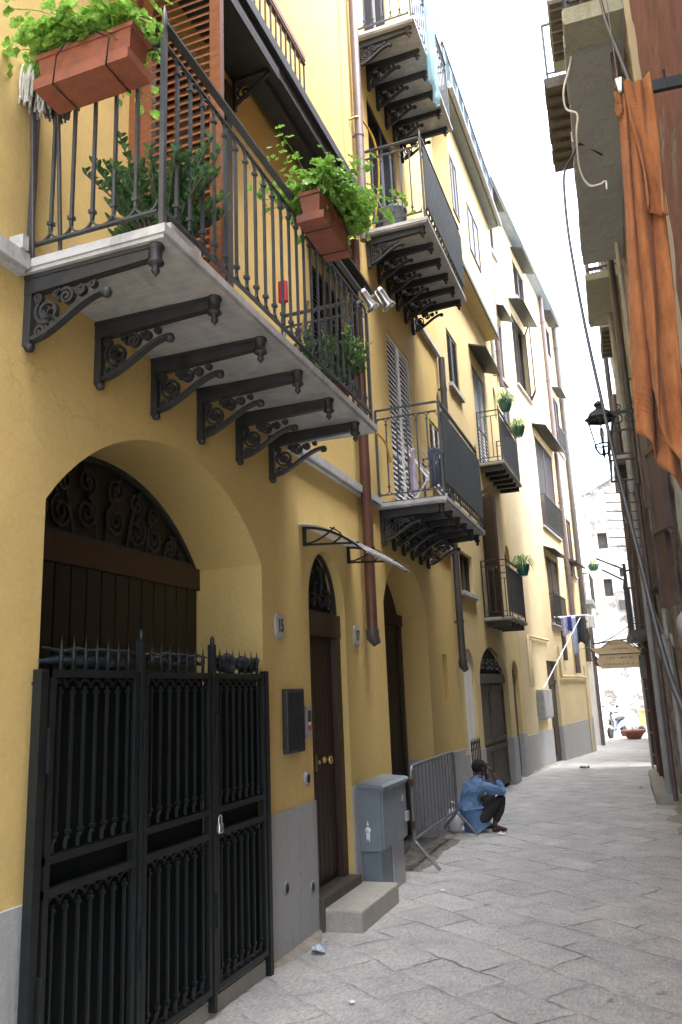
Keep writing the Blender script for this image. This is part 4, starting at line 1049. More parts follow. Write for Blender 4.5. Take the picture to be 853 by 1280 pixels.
mb = MB(); mb.bevbox((.20, -.155, .58), (.28, -.126, .67), .004); mb.bevbox((.12, -.14, .78), (.15, -.1255, .84), .003); mb.build('latch_box', 'grey', bo)
mb = MB(); mb.box((-.44, -.07, -.1), (-.10, .12, .409)); mb.build('pedestal', 'cab', cb_)
mb = MB(); mb.box((-.099, -.08, -.1), (.28, .125, .409)); mb.build('pedestal', 'plinth', cb_)
mb = MB(); mb.lathe([(.001, -.001), (.028, -.002), (.028, -.004), (.001, -.005)], (-.5015, 0.03, .60), 12, 'x')
mb.add([(-.5045, .03 + x, z) for x, z in ((-.012, .64), (.0, .69), (.012, .64))], [(0, 1, 2)]); mb.add([(-.5045, .03 + x, z) for x, z in ((-.02, .575), (.02, .58), (.016, .50), (.004, .53), (-.014, .49))], [(0, 1, 2, 3, 4)]); mb.build('torn_sticker', 'whiteplastic', bo)
# stone step
st = MB(); st.bevbox((-.50, -.36, -.08), (.50, .0, .165), .018)
for i, v in enumerate(st.v): st.v[i] = (v[0] + .01 * mnoise.noise(Vector(v) * 5), v[1] + .012 * mnoise.noise(Vector(v) * 4 + Vector((3, 0, 0))), v[2])
o = st.build('stone_step', 'stone_step', None, FA.W(7.02, .021, 0), FA.rz); tag(o, 'worn pale stone step on the pavement below the brown house door', 'step')
# crowd barrier
cbar = empty('crowd_barrier', 'galvanised crowd control barrier leaning in front of the second archway', 'barrier', (-2.50, 9.80, 0), PI / 2)
T = lambda x, z, y=0: (x, y, z)
mb = MB(); c_ = .06
mb.tube([T(-1.04, .27), T(-1.04, .98), T(-1.02, 1.03), T(-.98, 1.06), T(.98, 1.06), T(1.02, 1.03), T(1.04, .98), T(1.04, .27)], .019, 8); mb.tube([T(-1.04, .32), T(1.04, .32)], .016, 8); mb.build('frame', 'galv', cbar)
mb = MB()
for i in range(12): x = -1.04 + 2.08 * (i + 1) / 13; mb.tube([T(x, .32), T(x, 1.06)], .0075, 6)
mb.build('bars', 'galv', cbar)
for x in (-1.04, 1.04):
    mb = MB(); mb.tube([T(x, .02, -.26), T(x, .27, -.03), T(x, .30, 0), T(x, .27, .03), T(x, .02, .26)], .019, 8); mb.build('foot', 'galv', cbar)
mb = MB(); mb.box(T(-1.06, .42, -.02), T(-1.02, .50, .02)); mb.box(T(-1.065, .86, -.025), T(-1.02, .93, .025)); mb.build('hook', 'copper', cbar)

# small iron gate against the white niche
ng = MB(); q = lambda s, z: FM.L(s - .66, .03, z)
for i in range(6): ng.bar(q(.36 + i * .12, 0.02), q(.36 + i * .12, 1.0), .016); ng.lathe([(.012, 1.0), (.014, 1.02), (.001, 1.1)], q(.36 + i * .12, 0), 5)
for z in (.1, .5, .92): ng.bar(q(.34, z), q(.98, z), .025)
for i in range(5):
    for z in (.3, .7): ng.strip([q(x, zz) for x, zz in spiral((.42 + i * .12, z), .055, 1.2, i, 1 if i % 2 else -1)], .012, .01, (0, 1, 0))
o = ng.build('niche_gate', 'gate', None, FM.W(.66, 0, 0), FM.rz); tag(o, 'narrow spiked iron gate standing in the white blocked doorway', 'gate')

mb = MB(); n_ = 26
for j in range(n_ + 1):
    for i in range(n_ + 1):
        x = -3.04 + (.62 + .06 * mnoise.noise(Vector((0, j * .3, 2)))) * i / n_; y = 8.75 + 1.95 * j / n_; e = min(i, n_ - i) / n_ * .8; e2 = min(j, n_ - j) / n_ * 1.9
        mb.v.append((x, y, -.012 + min(.03, .35 * min(e, e2)) + .02 * mnoise.noise(Vector((x * 7, y * 7, 0))) * min(1, 8 * min(e, e2))))
for j in range(n_):
    for i in range(n_): a = j * (n_ + 1) + i; mb.f.append((a, a + 1, a + n_ + 2, a + n_ + 1)); mb.smooth.append(True)
o = mb.build('loose_dirt', 'dirt'); tag(o, 'dark loose earth and rubble dust behind the crowd barrier', 'dirt', None, 'stuff')
def dust(label, a, b, w0, w1, seed):
    """ragged drift of sandy dust lying at the foot of a wall, a and b on the wall line"""
    mb = MB(); A, B = Vector(a), Vector(b); d = (B - A); n = max(8, int(d.length / .06)); nn = Vector((d.y, -d.x, 0)).normalized() * (1 if seed < 50 else -1)
    for i in range(n + 1):
        p = A + d * i / n; w = (w0 + (w1 - w0) * abs(mnoise.noise(Vector((i * .06, seed, 0))) * 2.2) + .03 * mnoise.noise(Vector((i * .5, seed, 1)))) * min(1, .15 + 6 * min(i, n - i) / n)
        for k in range(5):
            q = p + nn * max(w, .015) * k / 4; g = gz(q.y); mb.v.append((q.x, q.y, g + (.022, .018, .013, .008, -.02)[k] + .004 * mnoise.noise(q * 9)))
    for i in range(n):
        for k in range(4): c = i * 5 + k; mb.f.append((c, c + 1, c + 6, c + 5)); mb.smooth.append(True)
    o = mb.build('wall_foot_dust', 'sand'); tag(o, label, 'dust', None, 'stuff')
dust('pale sandy dust drifted along the foot of the first yellow house', (-2.68, 5.55, 0), (-2.68, 6.5, 0), .05, .22, 3)
dust('pale dust line at the foot of the wall around the squatting man', (-2.68, 10.7, 0), (-2.67, 13.6, 0), .03, .14, 7)
dust('pale dust line at the foot of the farthest yellow house', (-2.56, 18.6, 0), (-2.32, 21.4, 0), .03, .16, 11)
dust('grey dust drifted along the foot of the rubble wall', (.42, 7.0, 0), (.27, 13.8, 0), .06, .22, 60)
# meter box and prop on the far house
mt = empty('meter_box', 'grey meter box on the wall left of the far dark door', 'meter box', FC.W(1.9, 0, 1.1), FC.rz)
MB().bevbox((-.55, -.16, 0), (.55, -.002, .68), .01).build('case', 'grey', mt)
MB().box((-.52, -.166, .03), (-.02, -.1605, .65)).build('door', 'grey', mt); MB().box((.02, -.166, .03), (.52, -.1605, .65)).build('door', 'grey', mt)

# =================================================================== PLANTS
def leaf_geranium(mb, c, nrm, r, rr):
    n = Vector(nrm).normalized(); u = n.orthogonal().normalized(); w = n.cross(u); a0 = rr.random() * 6.28
    vs = [Vector(c) - n * r * .25]; K_ = 10
    for k in range(K_):
        a = a0 + 2 * PI * k / K_; q = r * (1.0 if k % 2 == 0 else .84) * (0.55 if k == 0 else 1)
        vs.append(Vector(c) + (u * math.cos(a) + w * math.sin(a)) * q + n * r * .12 * (1 if k % 2 else -1))
    mb.add(vs, [(0, 1 + k, 1 + (k + 1) % K_) for k in range(K_)])
def leaf_blade(mb, c, d, nrm, L_, w):
    d = Vector(d).normalized(); n = Vector(nrm); s = d.cross(n); s = s.normalized() if s.length > 1e-4 else d.orthogonal().normalized(); n = s.cross(d); c = Vector(c)
    mb.add([c, c + d * L_ * .35 + s * w / 2 + n * w * .12, c + d * L_ * .75 + s * w * .36 - n * w * .05, c + d * L_ - n * L_ * .12, c + d * L_ * .75 - s * w * .36 - n * w * .05, c + d * L_ * .35 - s * w / 2 + n * w * .12, c + d * L_ * .5 - n * w * .1],
           [(0, 1, 6), (1, 2, 6), (2, 3, 6), (3, 4, 6), (4, 5, 6), (5, 0, 6)])

def planter(name, label, loc, rz, length, group, spread, seed, height=.27, n=420, lean=(0, 0), ls=1.2):
    """trough hung from the rail in a wire cradle, with geranium foliage; local x along the trough"""
    rr = random.Random(seed)
    root = empty(name, label, 'planter', loc, rz, group)
    mb = MB(); l, w0, w1, h = length / 2, .055, .078, .175
    def ring(l_, w_, z): return [(-l_, -w_, z), (l_, -w_, z), (l_, w_, z), (-l_, w_, z)]
    rings = [ring(l * .90, w0, .0), ring(l * .97, w1 * .93, h * .86), ring(l * 1.02, w1 * 1.04, h * .865), ring(l * 1.03, w1 * 1.06, h), ring(l * .96, w1 * .93, h), ring(l * .93, w1 * .85, h * .85)]
    vs = [p for r in rings for p in r]; fs = [(i * 4 + k, i * 4 + (k + 1) % 4, (i + 1) * 4 + (k + 1) % 4, (i + 1) * 4 + k) for i in range(5) for k in range(4)] + [(3, 2, 1, 0), (20, 21, 22, 23)]
    mb.add(vs, fs); mb.build('pot', 'terra', root)
    mb = MB(); mb.box((-l * .98, -.095, -.035), (l * .98, .095, -.028)); mb.prism([(-l * .98, -.095, -.03), (-l * .98, -.10, .02), (-l * .98, -.093, .02), (-l * .98, -.088, -.03)], (0, 0, 0), (2 * l * .98, 0, 0)); mb.prism([(-l * .98, .095, -.03), (-l * .98, .10, .02), (-l * .98, .093, .02), (-l * .98, .088, -.03)], (0, 0, 0), (2 * l * .98, 0, 0))
    mb.box((-l * .985, -.098, -.03), (-l * .96, .098, .02)); mb.box((l * .96, -.098, -.03), (l * .985, .098, .02)); mb.build('drip_tray', 'terra', root)
    mb = MB()
    for s in (-.55, .55):
        x = l * s; mb.tube([(x, .11, .18), (x, .10, -.045), (x, -.10, -.045), (x + .02, -.106, .10), (x * .55, -.10, .17)], .004, 6)
    mb.tube([(-l * .55 * .55, -.10, .17), (l * .55 * .55, -.10, .17)], .004, 6); mb.build('wire_cradle', 'gate', root)
    lf = MB(); stm = MB()
    for k in range(int(n / 14)):
        bx = rr.uniform(-l * .9, l * .9); by = rr.uniform(-.06, .06)
        dx, dy = rr.gauss(lean[0] * .5, .35 * spread), rr.gauss(lean[1] * .5, .35 * spread); hh = height * rr.uniform(.45, 1.05)
        drop = rr.random() < .35
        tip = Vector((bx + dx * .5 + (lean[0] * .1), by + dy * .5, h + hh * (.25 if drop else 1)))
        p0 = Vector((bx, by, h * .8)); mid = (p0 + tip) / 2 + Vector((0, 0, .05 + .05 * drop))
        path = smooth_path([p0, mid, tip], 4); stm.tube(path, .003, 4)
        for j in range(14):
            t = .25 + .75 * j / 13; q = path[min(len(path) - 1, int(t * (len(path) - 1)))]
            c = q + Vector((rr.gauss(0, .045), rr.gauss(0, .045), rr.gauss(.005, .035)))
            nv = (c - Vector((bx * .8, 0, h * .7))).normalized() + Vector((rr.gauss(0, .45), rr.gauss(0, .45), .7 + rr.gauss(0, .3)))
            leaf_geranium(lf, c, nv, rr.uniform(.013, .037) * ls, rr)
    stm.build('stems', 'gerleaf', root); lf.build('foliage', 'gerleaf', root)
    return root
planter('window_box', 'terracotta window box of bright geraniums hung outside the near end of the long balcony rail', (-2.22, 2.77, 4.845), 0., .56, 'terracotta window boxes on the balcony rail', 1., 3, .15, 1050, (-.15, 0))
planter('window_box', 'terracotta window box of trailing geraniums hung on the street side of the long balcony rail', (-1.735, 4.68, 4.955), PI / 2, .56, 'terracotta window boxes on the balcony rail', 1.05, 8, .21, 1800, (.10, -.2))

def shrub(name, label, loc, h, n, leafmat, potmat, seed, potr=.13, poth=.2, leafL=.05, leafw=.02, spread=.35, square=False):
    rr = random.Random(seed); root = empty(name, label, 'plant', loc)
    mb = MB()
    if square: mb.bevbox((-potr, -potr, 0), (potr, potr, poth), .01)
    else: mb.lathe([(potr * .72, 0), (potr * .95, poth * .85), (potr * 1.05, poth * .86), (potr * 1.05, poth), (potr * .9, poth), (potr * .85, poth * .85)], (0, 0, 0), 16)
    mb.build('pot', potmat, root)
    lf = MB(); st = MB()
    for k in range(n):
        a = rr.random() * 6.28; q = rr.random() ** .5 * spread
        hh = h * rr.uniform(.35, 1.); p0 = Vector((math.cos(a) * potr * .5, math.sin(a) * potr * .5, poth * .8))
        tip = Vector((math.cos(a) * q, math.sin(a) * q, poth + hh)); path = smooth_path([p0, (p0 + tip) / 2 + Vector((0, 0, .04)), tip], 6)
        st.tube(path, .005, 4)
        for j in range(30):
            t = .25 + .75 * j / 29; i = t * (len(path) - 1); i0 = min(int(i), len(path) - 2); c = path[i0].lerp(path[i0 + 1], i - i0)
            b = j * 2.4; d = Vector((math.cos(b), math.sin(b), .7 + .5 * t)) + Vector((rr.gauss(0, .2), rr.gauss(0, .2), 0))
            leaf_blade(lf, c, d, (0, 0, 1), leafL * rr.uniform(.7, 1.1), leafw)
    st.build('stems', 'greywood', root); lf.build('foliage', leafmat, root); return root
shrub('potted_shrub', 'dark leafy shrub in a square white pot on the near corner of the long balcony', (-2.12, 3.25, 4.032), .44, 70, 'jadeleaf', 'white_wall', 5, .15, .17, .048, .030, .42, True)
shrub('potted_shrub', 'low variegated shrub in a terracotta pot at the far corner of the long balcony', (-2.05, 5.62, 4.032), .42, 60, 'varleaf', 'terra', 6, .12, .18, .06, .032, .30)
shrub('potted_shrub', 'small dark shrub behind the middle of the long balcony rail', (-2.08, 5.05, 4.032), .22, 12, 'varleaf', 'terra', 16, .10, .14, .045, .02, .2)

def spider_pot(label, loc, seed, r=.12):
    rr = random.Random(seed); root = empty('hanging_pot', label, 'hanging plant', loc, 0, 'green pots hooked on small balcony rails')
    mb = MB(); mb.lathe([(r * .6, -.1), (r * .9, 0), (r, .10), (r * 1.05, .105), (r * 1.05, .13), (r * .9, .13), (r * .85, .1)], (0, 0, 0), 14); mb.tube([(0, 0, .12), (-.1, 0, .2), (-.16, 0, .12)], .006, 5); mb.build('pot', 'greenpot', root)
    lf = MB()
    for k in range(90):
        a = rr.random() * 6.28; ln = rr.uniform(.18, .38); up = rr.uniform(.05, .2); pts = []
        for j in range(6):
            t = j / 5; pts.append(Vector((math.cos(a) * ln * t, math.sin(a) * ln * t, .12 + up * math.sin(PI * min(1, t * .95)) * 1.2 - .14 * t * t * rr.uniform(.5, 1.2))))
        s = Vector((-math.sin(a), math.cos(a), 0)); w = rr.uniform(.014, .024)
        vs = []
        for j, p in enumerate(pts): ww = w * (1 - (j / 5) ** 2 * .9); vs += [p - s * ww / 2, p + s * ww / 2]
        lf.add(vs, [(2 * j, 2 * j + 1, 2 * j + 3, 2 * j + 2) for j in range(5)])
    lf.build('foliage', 'spider', root)
spider_pot('teal pot of spider plant on the near corner of the upper small balcony', FM.W(3.15, .60, 7.42), 1, .14)
spider_pot('teal pot of spider plant halfway along the upper small balcony rail', FM.W(4.55, .62, 7.28), 2, .14)
spider_pot('teal pot of spider plant on the rail of the lower small balcony', FM.W(3.55, .60, 4.10), 3, .13)
spider_pot('teal pot of trailing plant high on the white house behind the corner', (-1.32, 30.1, 5.95), 4, .2)

# =================================================================== BALCONY ODDS AND ENDS
def mop(label, x, y, z, mat, seed, hl):
    rr = random.Random(seed); root = empty('mop', label, 'mop', (x, y, 4.04), 0, 'mops hung by the balcony end')
    MB().tube([(.02, .05, 0), (0, 0, z - 4.04)], .011, 8).build('handle', 'darkpipe', root)
    mb = MB()
    for k in range(46):
        a = rr.random() * 6.28; r = .05 * rr.random() ** .5 + .015; dz = z - 4.04; ln = hl * rr.uniform(.8, 1.1)
        p = [(0, 0, dz + .02), (math.cos(a) * r, math.sin(a) * r * .8, dz - .01), (math.cos(a) * r * 1.25, math.sin(a) * r, dz - ln * .5), (math.cos(a) * r * 1.1 + rr.gauss(0, .004), math.sin(a) * r, dz - ln)]
        mb.tube(smooth_path(p, 3), .0065, 5)
    mb.build('strands', mat, root)
mop('white stringy mop head hanging against the wall at the near balcony end', -2.66, 2.84, 5.12, 'mop', 1, .24)
mop('smaller grey mop head beside the white one below the window box', -2.54, 2.90, 5.00, 'mopgrey', 2, .15)
tf = MB()
tf.ball((0, 0, .05), .07, 10, (1.5, 1, .8)); tf.ball((.07, .02, .045), .05, 8, (1.2, 1, .8)); tf.ball((-.07, -.01, .04), .05, 8)
for i, v in enumerate(tf.v): tf.v[i] = tuple(Vector(v) * (1 + .25 * mnoise.noise(Vector(v) * 22)))
o = tf.build('cloth_bundle', 'mop', None, (-2.45, 3.02, 4.03)); tag(o, 'small crumpled pale floor cloth on the near end of the long balcony', 'cloth')
# tools standing by the rail
bt = empty('dustpan', 'red handled dustpan propped on the balcony floor behind the rail', 'dustpan', (-2.2, 4.98, 4.032))
mb = MB(); mb.tube([(0, 0, .3), (.01, 0, .72)], .013, 8); mb.build('handle', 'steel', bt)
mb = MB(); mb.bevbox((-.035, -.02, .66), (.04, .02, .84), .015); mb.build('grip', 'red', bt)
mb = MB(); mb.prism([(-.12, -.02, 0), (.12, -.02, 0), (.10, -.02, .25), (-.10, -.02, .25)], (0, 0, 0), (0, .06, 0)); mb.build('pan', 'green', bt)
br = empty('broom', 'short wooden broom with green bristles standing behind the balcony rail', 'broom', (-2.05, 4.88, 4.032))
MB().tube([(0, -.05, .12), (.06, .08, .62)], .012, 8).build('handle', 'wood', br); mb = MB(); mb.bevbox((-.1, -.08, .0), (.1, -.02, .14), .01); mb.build('bristles', 'green', br)
sp = empty('spotlight_pair', 'pair of polished steel spotlights on the far corner of the long balcony rail', 'spotlight', (-1.80, 5.72, 4.98))
MB().bar((-.06, -.02, -.02), (.14, .04, .06), .02).build('arm', 'galv', sp)
for dx, dy in ((.02, 0), (.15, .03)):
    mb = MB(); mb.lathe([(.001, .09), (.034, .088), (.040, .06), (.042, -.04), (.060, -.075), (.062, -.09), (.054, -.088), (.03, -.06)], (0, 0, 0), 16)
    o = mb.build('lamp_head', 'steel', sp, (dx, dy, 0)); o.rotation_euler = (.35, -.45, 0)
bn = empty('plastic_tub', 'tall grey lidded tub with a handle on the middle bracketed balcony', 'tub', (-2.38, 9.05, 7.552))
MB().lathe([(.13, 0), (.15, .02), (.155, .38), (.165, .39), (.165, .42), (.14, .44), (.05, .46)], (0, 0, 0), 18).build('tub', 'cab', bn); MB().tube(smooth_path([(-.06, 0, .45), (-.04, 0, .56), (.04, 0, .56), (.06, 0, .45)], 4), .012, 6).build('handle', 'iron', bn)
rk = empty('drying_rack', 'white folding clothes rack standing on the lowest bracketed balcony', 'drying rack', (-2.25, 9.9, 4.002), PI / 2)
mb = MB()
for y in (-.26, .26): mb.tube([(-.7, y, .80), (.7, y, .80)], .012, 6)
for i in range(9): mb.tube([(-.68, -.24 + i * .06, .80), (.68, -.24 + i * .06, .80)], .004, 5)
for x in (-.5, .5): mb.tube([(x, -.28, 0), (x, .24, .79)], .011, 6); mb.tube([(x, .28, 0), (x, -.24, .79)], .011, 6)
mb.build('frame', 'whiteplastic', rk)
def cloth(name, label, cat, mat, loc, w, h, rz=0., seed=0, group=None, folds=3, amp=.03, taper=0.):
    mb = MB(); nu, nv = 16, 14
    for j in range(nv + 1):
        v = j / nv
        for i in range(nu + 1):
            u = i / nu; ww = w * (1 + taper * v)
            mb.v.append(((u - .5) * ww + .012 * mnoise.noise(Vector((u * 3, v * 3, seed))), amp * (.3 + .7 * v) * math.sin(u * folds * 2 * PI + seed + v) + .01 * mnoise.noise(Vector((u * 6, v * 5, seed + 9))), -h * v * (1 + .06 * math.sin(u * 5 + seed))))
    for j in range(nv):
        for i in range(nu): a = j * (nu + 1) + i; mb.f.append((a, a + 1, a + nu + 2, a + nu + 1)); mb.smooth.append(True)
    o = mb.build(name, mat, None, loc, rz); md = o.modifiers.new('thick', 'SOLIDIFY'); md.thickness = .004; tag(o, label, cat, group); return o
cloth('hanging_cloth', 'pale lilac garment hung over the white rack on the lowest bracketed balcony', 'garment', 'lilac', (-2.42, 9.35, 4.80), .34, .55, PI / 2 + .4, 1, 'washing on the balcony rack')
cloth('hanging_cloth', 'dark slate garment hung over the white rack near the balcony screen', 'garment', 'slate', (-2.12, 9.38, 4.80), .20, .50, .5, 2, 'washing on the balcony rack', 4, .045)
cloth('blue_awning_cloth', 'long pale blue translucent cloth hanging over the outer rail of the top balcony', 'cloth', 'net', (-1.835, 9.55, 11.72), .62, 1.75, PI / 2 - .04, 4, None, 2.4, .04, -.35)
for k, (s0, s1, z1) in enumerate(((.4, 2.6, 14.3), (2.62, 5.2, 14.05))):
    mb = MB(); c = (s0 + s1) / 2; W_ = s1 - s0
    for j in range(9):
        for i in range(25): s = s0 + W_ * i / 24 - c; z = (z1 - 12.95) * j / 8; mb.v.append((s, -(.42 + .03 * math.sin(i * 1.1 + k) * math.sin(PI * j / 8)), z))
    for j in range(8):
        for i in range(24): a = j * 25 + i; mb.f.append((a, a + 1, a + 26, a + 25)); mb.smooth.append(True)
    for s in (s0 + .02, s1 - .02): pass
    o = mb.build('shade_netting', 'net', None, FM.W(c, 0, 12.95), FM.rz); md = o.modifiers.new('thick', 'SOLIDIFY'); md.thickness = .004
    tag(o, ('nearer' if k == 0 else 'farther') + ' panel of pale blue shade netting along the roof terrace', 'netting', 'terrace netting')
mb = MB()
for s in (.4, 2.61, 5.2): mb.tube([FM.L(s - 2.6, .40, 0), FM.L(s - 2.6, .40, 1.6)], .02, 6)
mb.tube([FM.L(-2.2, .40, 1.38), FM.L(2.6, .40, 1.12)], .015, 6); o = mb.build('netting_frame', 'grey', None, FM.W(2.6, 0, 12.87), FM.rz); tag(o, 'thin grey pole frame holding the blue netting on the roof terrace', 'frame')

# laundry on the far house
lr = empty('clothes_rail', 'white clothes rail with a long slanting white prop on the far yellow house', 'clothes rail', FC.W(4.7, 0, 3.72), FC.rz)
mb = MB(); q = lambda s, o, z: FC.L(s - 4.7, o, z - 3.72)
mb.tube([q(4.7, 0, 3.72), q(4.7, .95, 3.72)], .018, 8); mb.tube([q(4.9, 0, 3.70), q(4.9, .95, 3.70)], .018, 8)
for o_ in (.3, .6, .93): mb.tube([q(4.68, o_, 3.71), q(4.92, o_, 3.71)], .012, 6)
mb.tube([q(4.72, .72, 3.7), q(1.7, .13, 1.82)], .011, 8); mb.build('rail', 'whiteplastic', lr)
for k, (oo, w, h, mt, nm, lb) in enumerate(((.28, .2, .5, 'lilac', 'shirt', 'pale lilac garment nearest the wall on the far clothes rail'), (.42, .16, .42, 'blue', 'cloth', 'bright blue cloth on the far clothes rail'), (.52, .17, 1.0, 'paleblue', 'trousers', 'long pale blue garment hanging lowest on the far clothes rail'), (.68, .2, .75, 'navy', 'trousers', 'navy garment in the middle of the far clothes rail'), (.82, .16, .72, 'olive', 'trousers', 'grey olive garment near the outer end of the far clothes rail'), (.97, .24, .36, 'whiteplastic', 'cloth', 'bunched white cloth at the outer tip of the far clothes rail'))):
    cloth('hanging_garment', lb, 'garment', mt, FC.W(4.66, oo, 3.71), w, h, -math.radians(4), k * 3, 'washing on the far clothes rail', 2, .02)

# =================================================================== TOWEL
def towel():
    mb = MB(); UV = []
    def sheet(xt, xb, yt, z0, zb, folds, amp, ph, nu=36, nv=60, twist=0., v0=0., v1=1.):
        base = len(mb.v)
        for j in range(nv + 1):
            v = j / nv
            for i in range(nu + 1):
                u = i / nu; L0 = xt[0] + (xb[0] - xt[0]) * v; R0 = xt[1] + (xb[1] - xt[1]) * v
                zb_ = zb[0] * (1 - u) + zb[1] * u + (zb[2] if len(zb) > 2 else 0) * math.sin(PI * u)
                x = L0 + (R0 - L0) * u + .012 * math.sin(v * 5 + u * 9 + ph) * v
                y = yt + amp * (.55 + .75 * v) * (.45 * math.sin(u * folds * 2 * PI + ph + 1.1 * v) + 1.5 * mnoise.noise(Vector((u * folds * 1.7, v * 1.2, ph)))) + amp * .5 * mnoise.noise(Vector((u * 7, v * 6, ph + 3))) * v + .02 * mnoise.noise(Vector((u * 4, v * 3, ph))) + twist * v * (u - .5)
                z = z0 + (zb_ - z0) * v - .02 * (1 - v) * abs(math.cos(u * folds * PI + ph))
                mb.v.append((x - .19, y - 3.2, z - 4.28)); UV.append((u, v0 + (v1 - v0) * v))
        for j in range(nv):
            for i in range(nu): a = base + j * (nu + 1) + i; mb.f.append((a, a + 1, a + nu + 2, a + nu + 1)); mb.smooth.append(True)
    sheet((.168, .25), (.082, .205), 3.2, 4.285, (2.80, 2.56, .02), 2.0, .040, .6, twist=.10, v0=0, v1=.97)
    sheet((.20, .305), (.140, .24), 3.16, 4.30, (2.98, 2.56, -.05), 1.5, .030, 2.6, twist=-.04, v0=0, v1=.98)
    sheet((.195, .30), (.225, .292), 3.12, 4.305, (3.70, 3.62), 1.1, .020, 4.4, v0=.02, v1=.55)
    sheet((.155, .18), (.165, .185), 3.17, 4.30, (4.18, 4.16), .8, .015, 1., nv=10, v0=.9, v1=1.)
    me = bpy.data.meshes.new('bath_towel'); me.from_pydata(mb.v, [], mb.f); me.polygons.foreach_set('use_smooth', [True] * len(mb.f)); me.materials.append(M['towel'])
    uv = me.uv_layers.new(name='UVMap')
    for l in me.loops: uv.data[l.index].uv = UV[l.vertex_index]
    o = bpy.data.objects.new('bath_towel', me); COL.objects.link(o); o.location = (.19, 3.2, 4.28)
    md = o.modifiers.new('thick', 'SOLIDIFY'); md.thickness = .007; md.offset = 0
    tag(o, 'orange terry bath towel pegged to hang in long folds from the dark iron rod', 'towel')
towel()
rodt = MB(); rodt.bar((.16, 3.2, 4.305), (.70, 3.2, 4.265), .022, .05); rodt.lathe([(.006, 0), (.006, .04)], (.36, 3.2, 4.32), 6)
o = rodt.build('clothes_rod', 'gate', None, (0, 0, 0)); tag(o, 'dark iron rod sticking out of the red plastered wall above the towel', 'rod')
pg = MB(); pg.bar((.172, 3.155, 4.345), (.180, 3.15, 4.275), .009, .012); pg.bar((.187, 3.155, 4.345), (.180, 3.145, 4.275), .009, .012)
o = pg.build('clothes_peg', 'whiteplastic'); tag(o, 'white clothes peg at the top of the orange towel', 'peg')
wire([(.178, 3.17, 4.34), (.175, 3.3, 8.5)], .0028, 'galv', 'hanging_wire', 'thin steel wire running straight up from the towel peg', 'wire')
wire([(.25, 3.3, 4.33), (.20, 3.9, 5.3), (.17, 4.6, 6.6), (.15, 5.2, 8.2)], .009, 'black', 'wall_cable', 'thick dark cable rising behind the towel peg to the old house', 'cable')
# loose pale rope on the slab edge
o = MB().tube(smooth_path([(.02, 7.1, 8.12), (-.0, 7.3, 7.98), (-.10, 7.4, 7.75), (-.10, 7.5, 7.6), (.0, 7.5, 7.5), (-.03, 7.6, 7.35), (-.04, 7.9, 7.15), (.03, 8.0, 7.0), (.14, 8.0, 6.98), (.2, 8.0, 7.0), (.2, 8.0, 6.9)], 6), .011, 6).build('rope', 'whiteplastic'); tag(o, 'pale frayed rope dangling off the edge of the concrete balcony', 'rope')
big = smooth_path([(.22, 9.0, 8.0), (.0, 8.7, 8.0), (-.105, 8.6, 7.805), (-.213, 8.6, 7.626), (-.237, 8.4, 7.194), (-.228, 8.0, 6.418), (-.159, 7.2, 5.128), (-.079, 6.4, 4.058), (-.012, 5.6, 3.196), (.045, 4.8, 2.527), (.089, 4.0, 1.964), (.121, 3.5, 1.746), (.163, 3.1, 1.558), (.3, 2.6, 1.3)], 8)
o = MB().tube(big, .0135, 8).build('drooping_cable', 'cable'); tag(o, 'thick slate coloured cable drooping from the concrete balcony down across the right side', 'cable')
for k, (a, b, sg, lb) in enumerate((((-1.85, 27.5, 3.0), (.1, 20.0, 3.4), .15, 'thin pale wire strung across the street above the tan sign'), ((-1.9, 27.6, 2.5), (-2.28, 22.5, 3.15), .3, 'thin sagging wire below the far clothes rail'), ((-1.75, 28.3, 3.1), (1.2, 31, 4.6), .2, 'thin wire crossing the square behind the sign'))):
    wire([a, b], .010, 'darkpipe', 'overhead_wire', lb, 'wire', 'wires strung over the street', sg, 14)
wire([LR and FR.W(-4.2, .08, 1.0), FR.W(-3.5, .1, 2.2), FR.W(0, .1, 3.2), FR.W(5, .12, 3.0)], .011, 'gate', 'wall_wire', 'black wire looped along the rubble wall', 'wire', 'wires along the rubble wall', .15, 8)
wire([FR.W(-5.0, .08, 3.2), FR.W(-1, .1, 5.2), FR.W(3, .12, 5.0), FR.W(7, .12, 5.8)], .010, 'gate', 'wall_wire', 'upper black wire drooping along the rubble wall', 'wire', 'wires along the rubble wall', .2, 8)
# rack of bare rods high on the right wall
mb = MB(); q = lambda s, o, z: FR.L(s, o, z)
for i in range(7): mb.tube([q(i * .14, -.15, -.12 * i), q(i * .14, .42, -.12 * i + .06)], .010, 5)
mb.bar(q(-.1, .1, .1), q(1.0, .1, -.82), .02); mb.bar(q(-.1, -.13, .1), q(1.0, -.13, -.82), .02)
o = mb.build('rod_rack', 'copper', None, FR.W(.1, .16, 4.75), FR.rz); tag(o, 'rusty rack of thin rods sticking out of the rubble wall above the low balcony', 'rack')

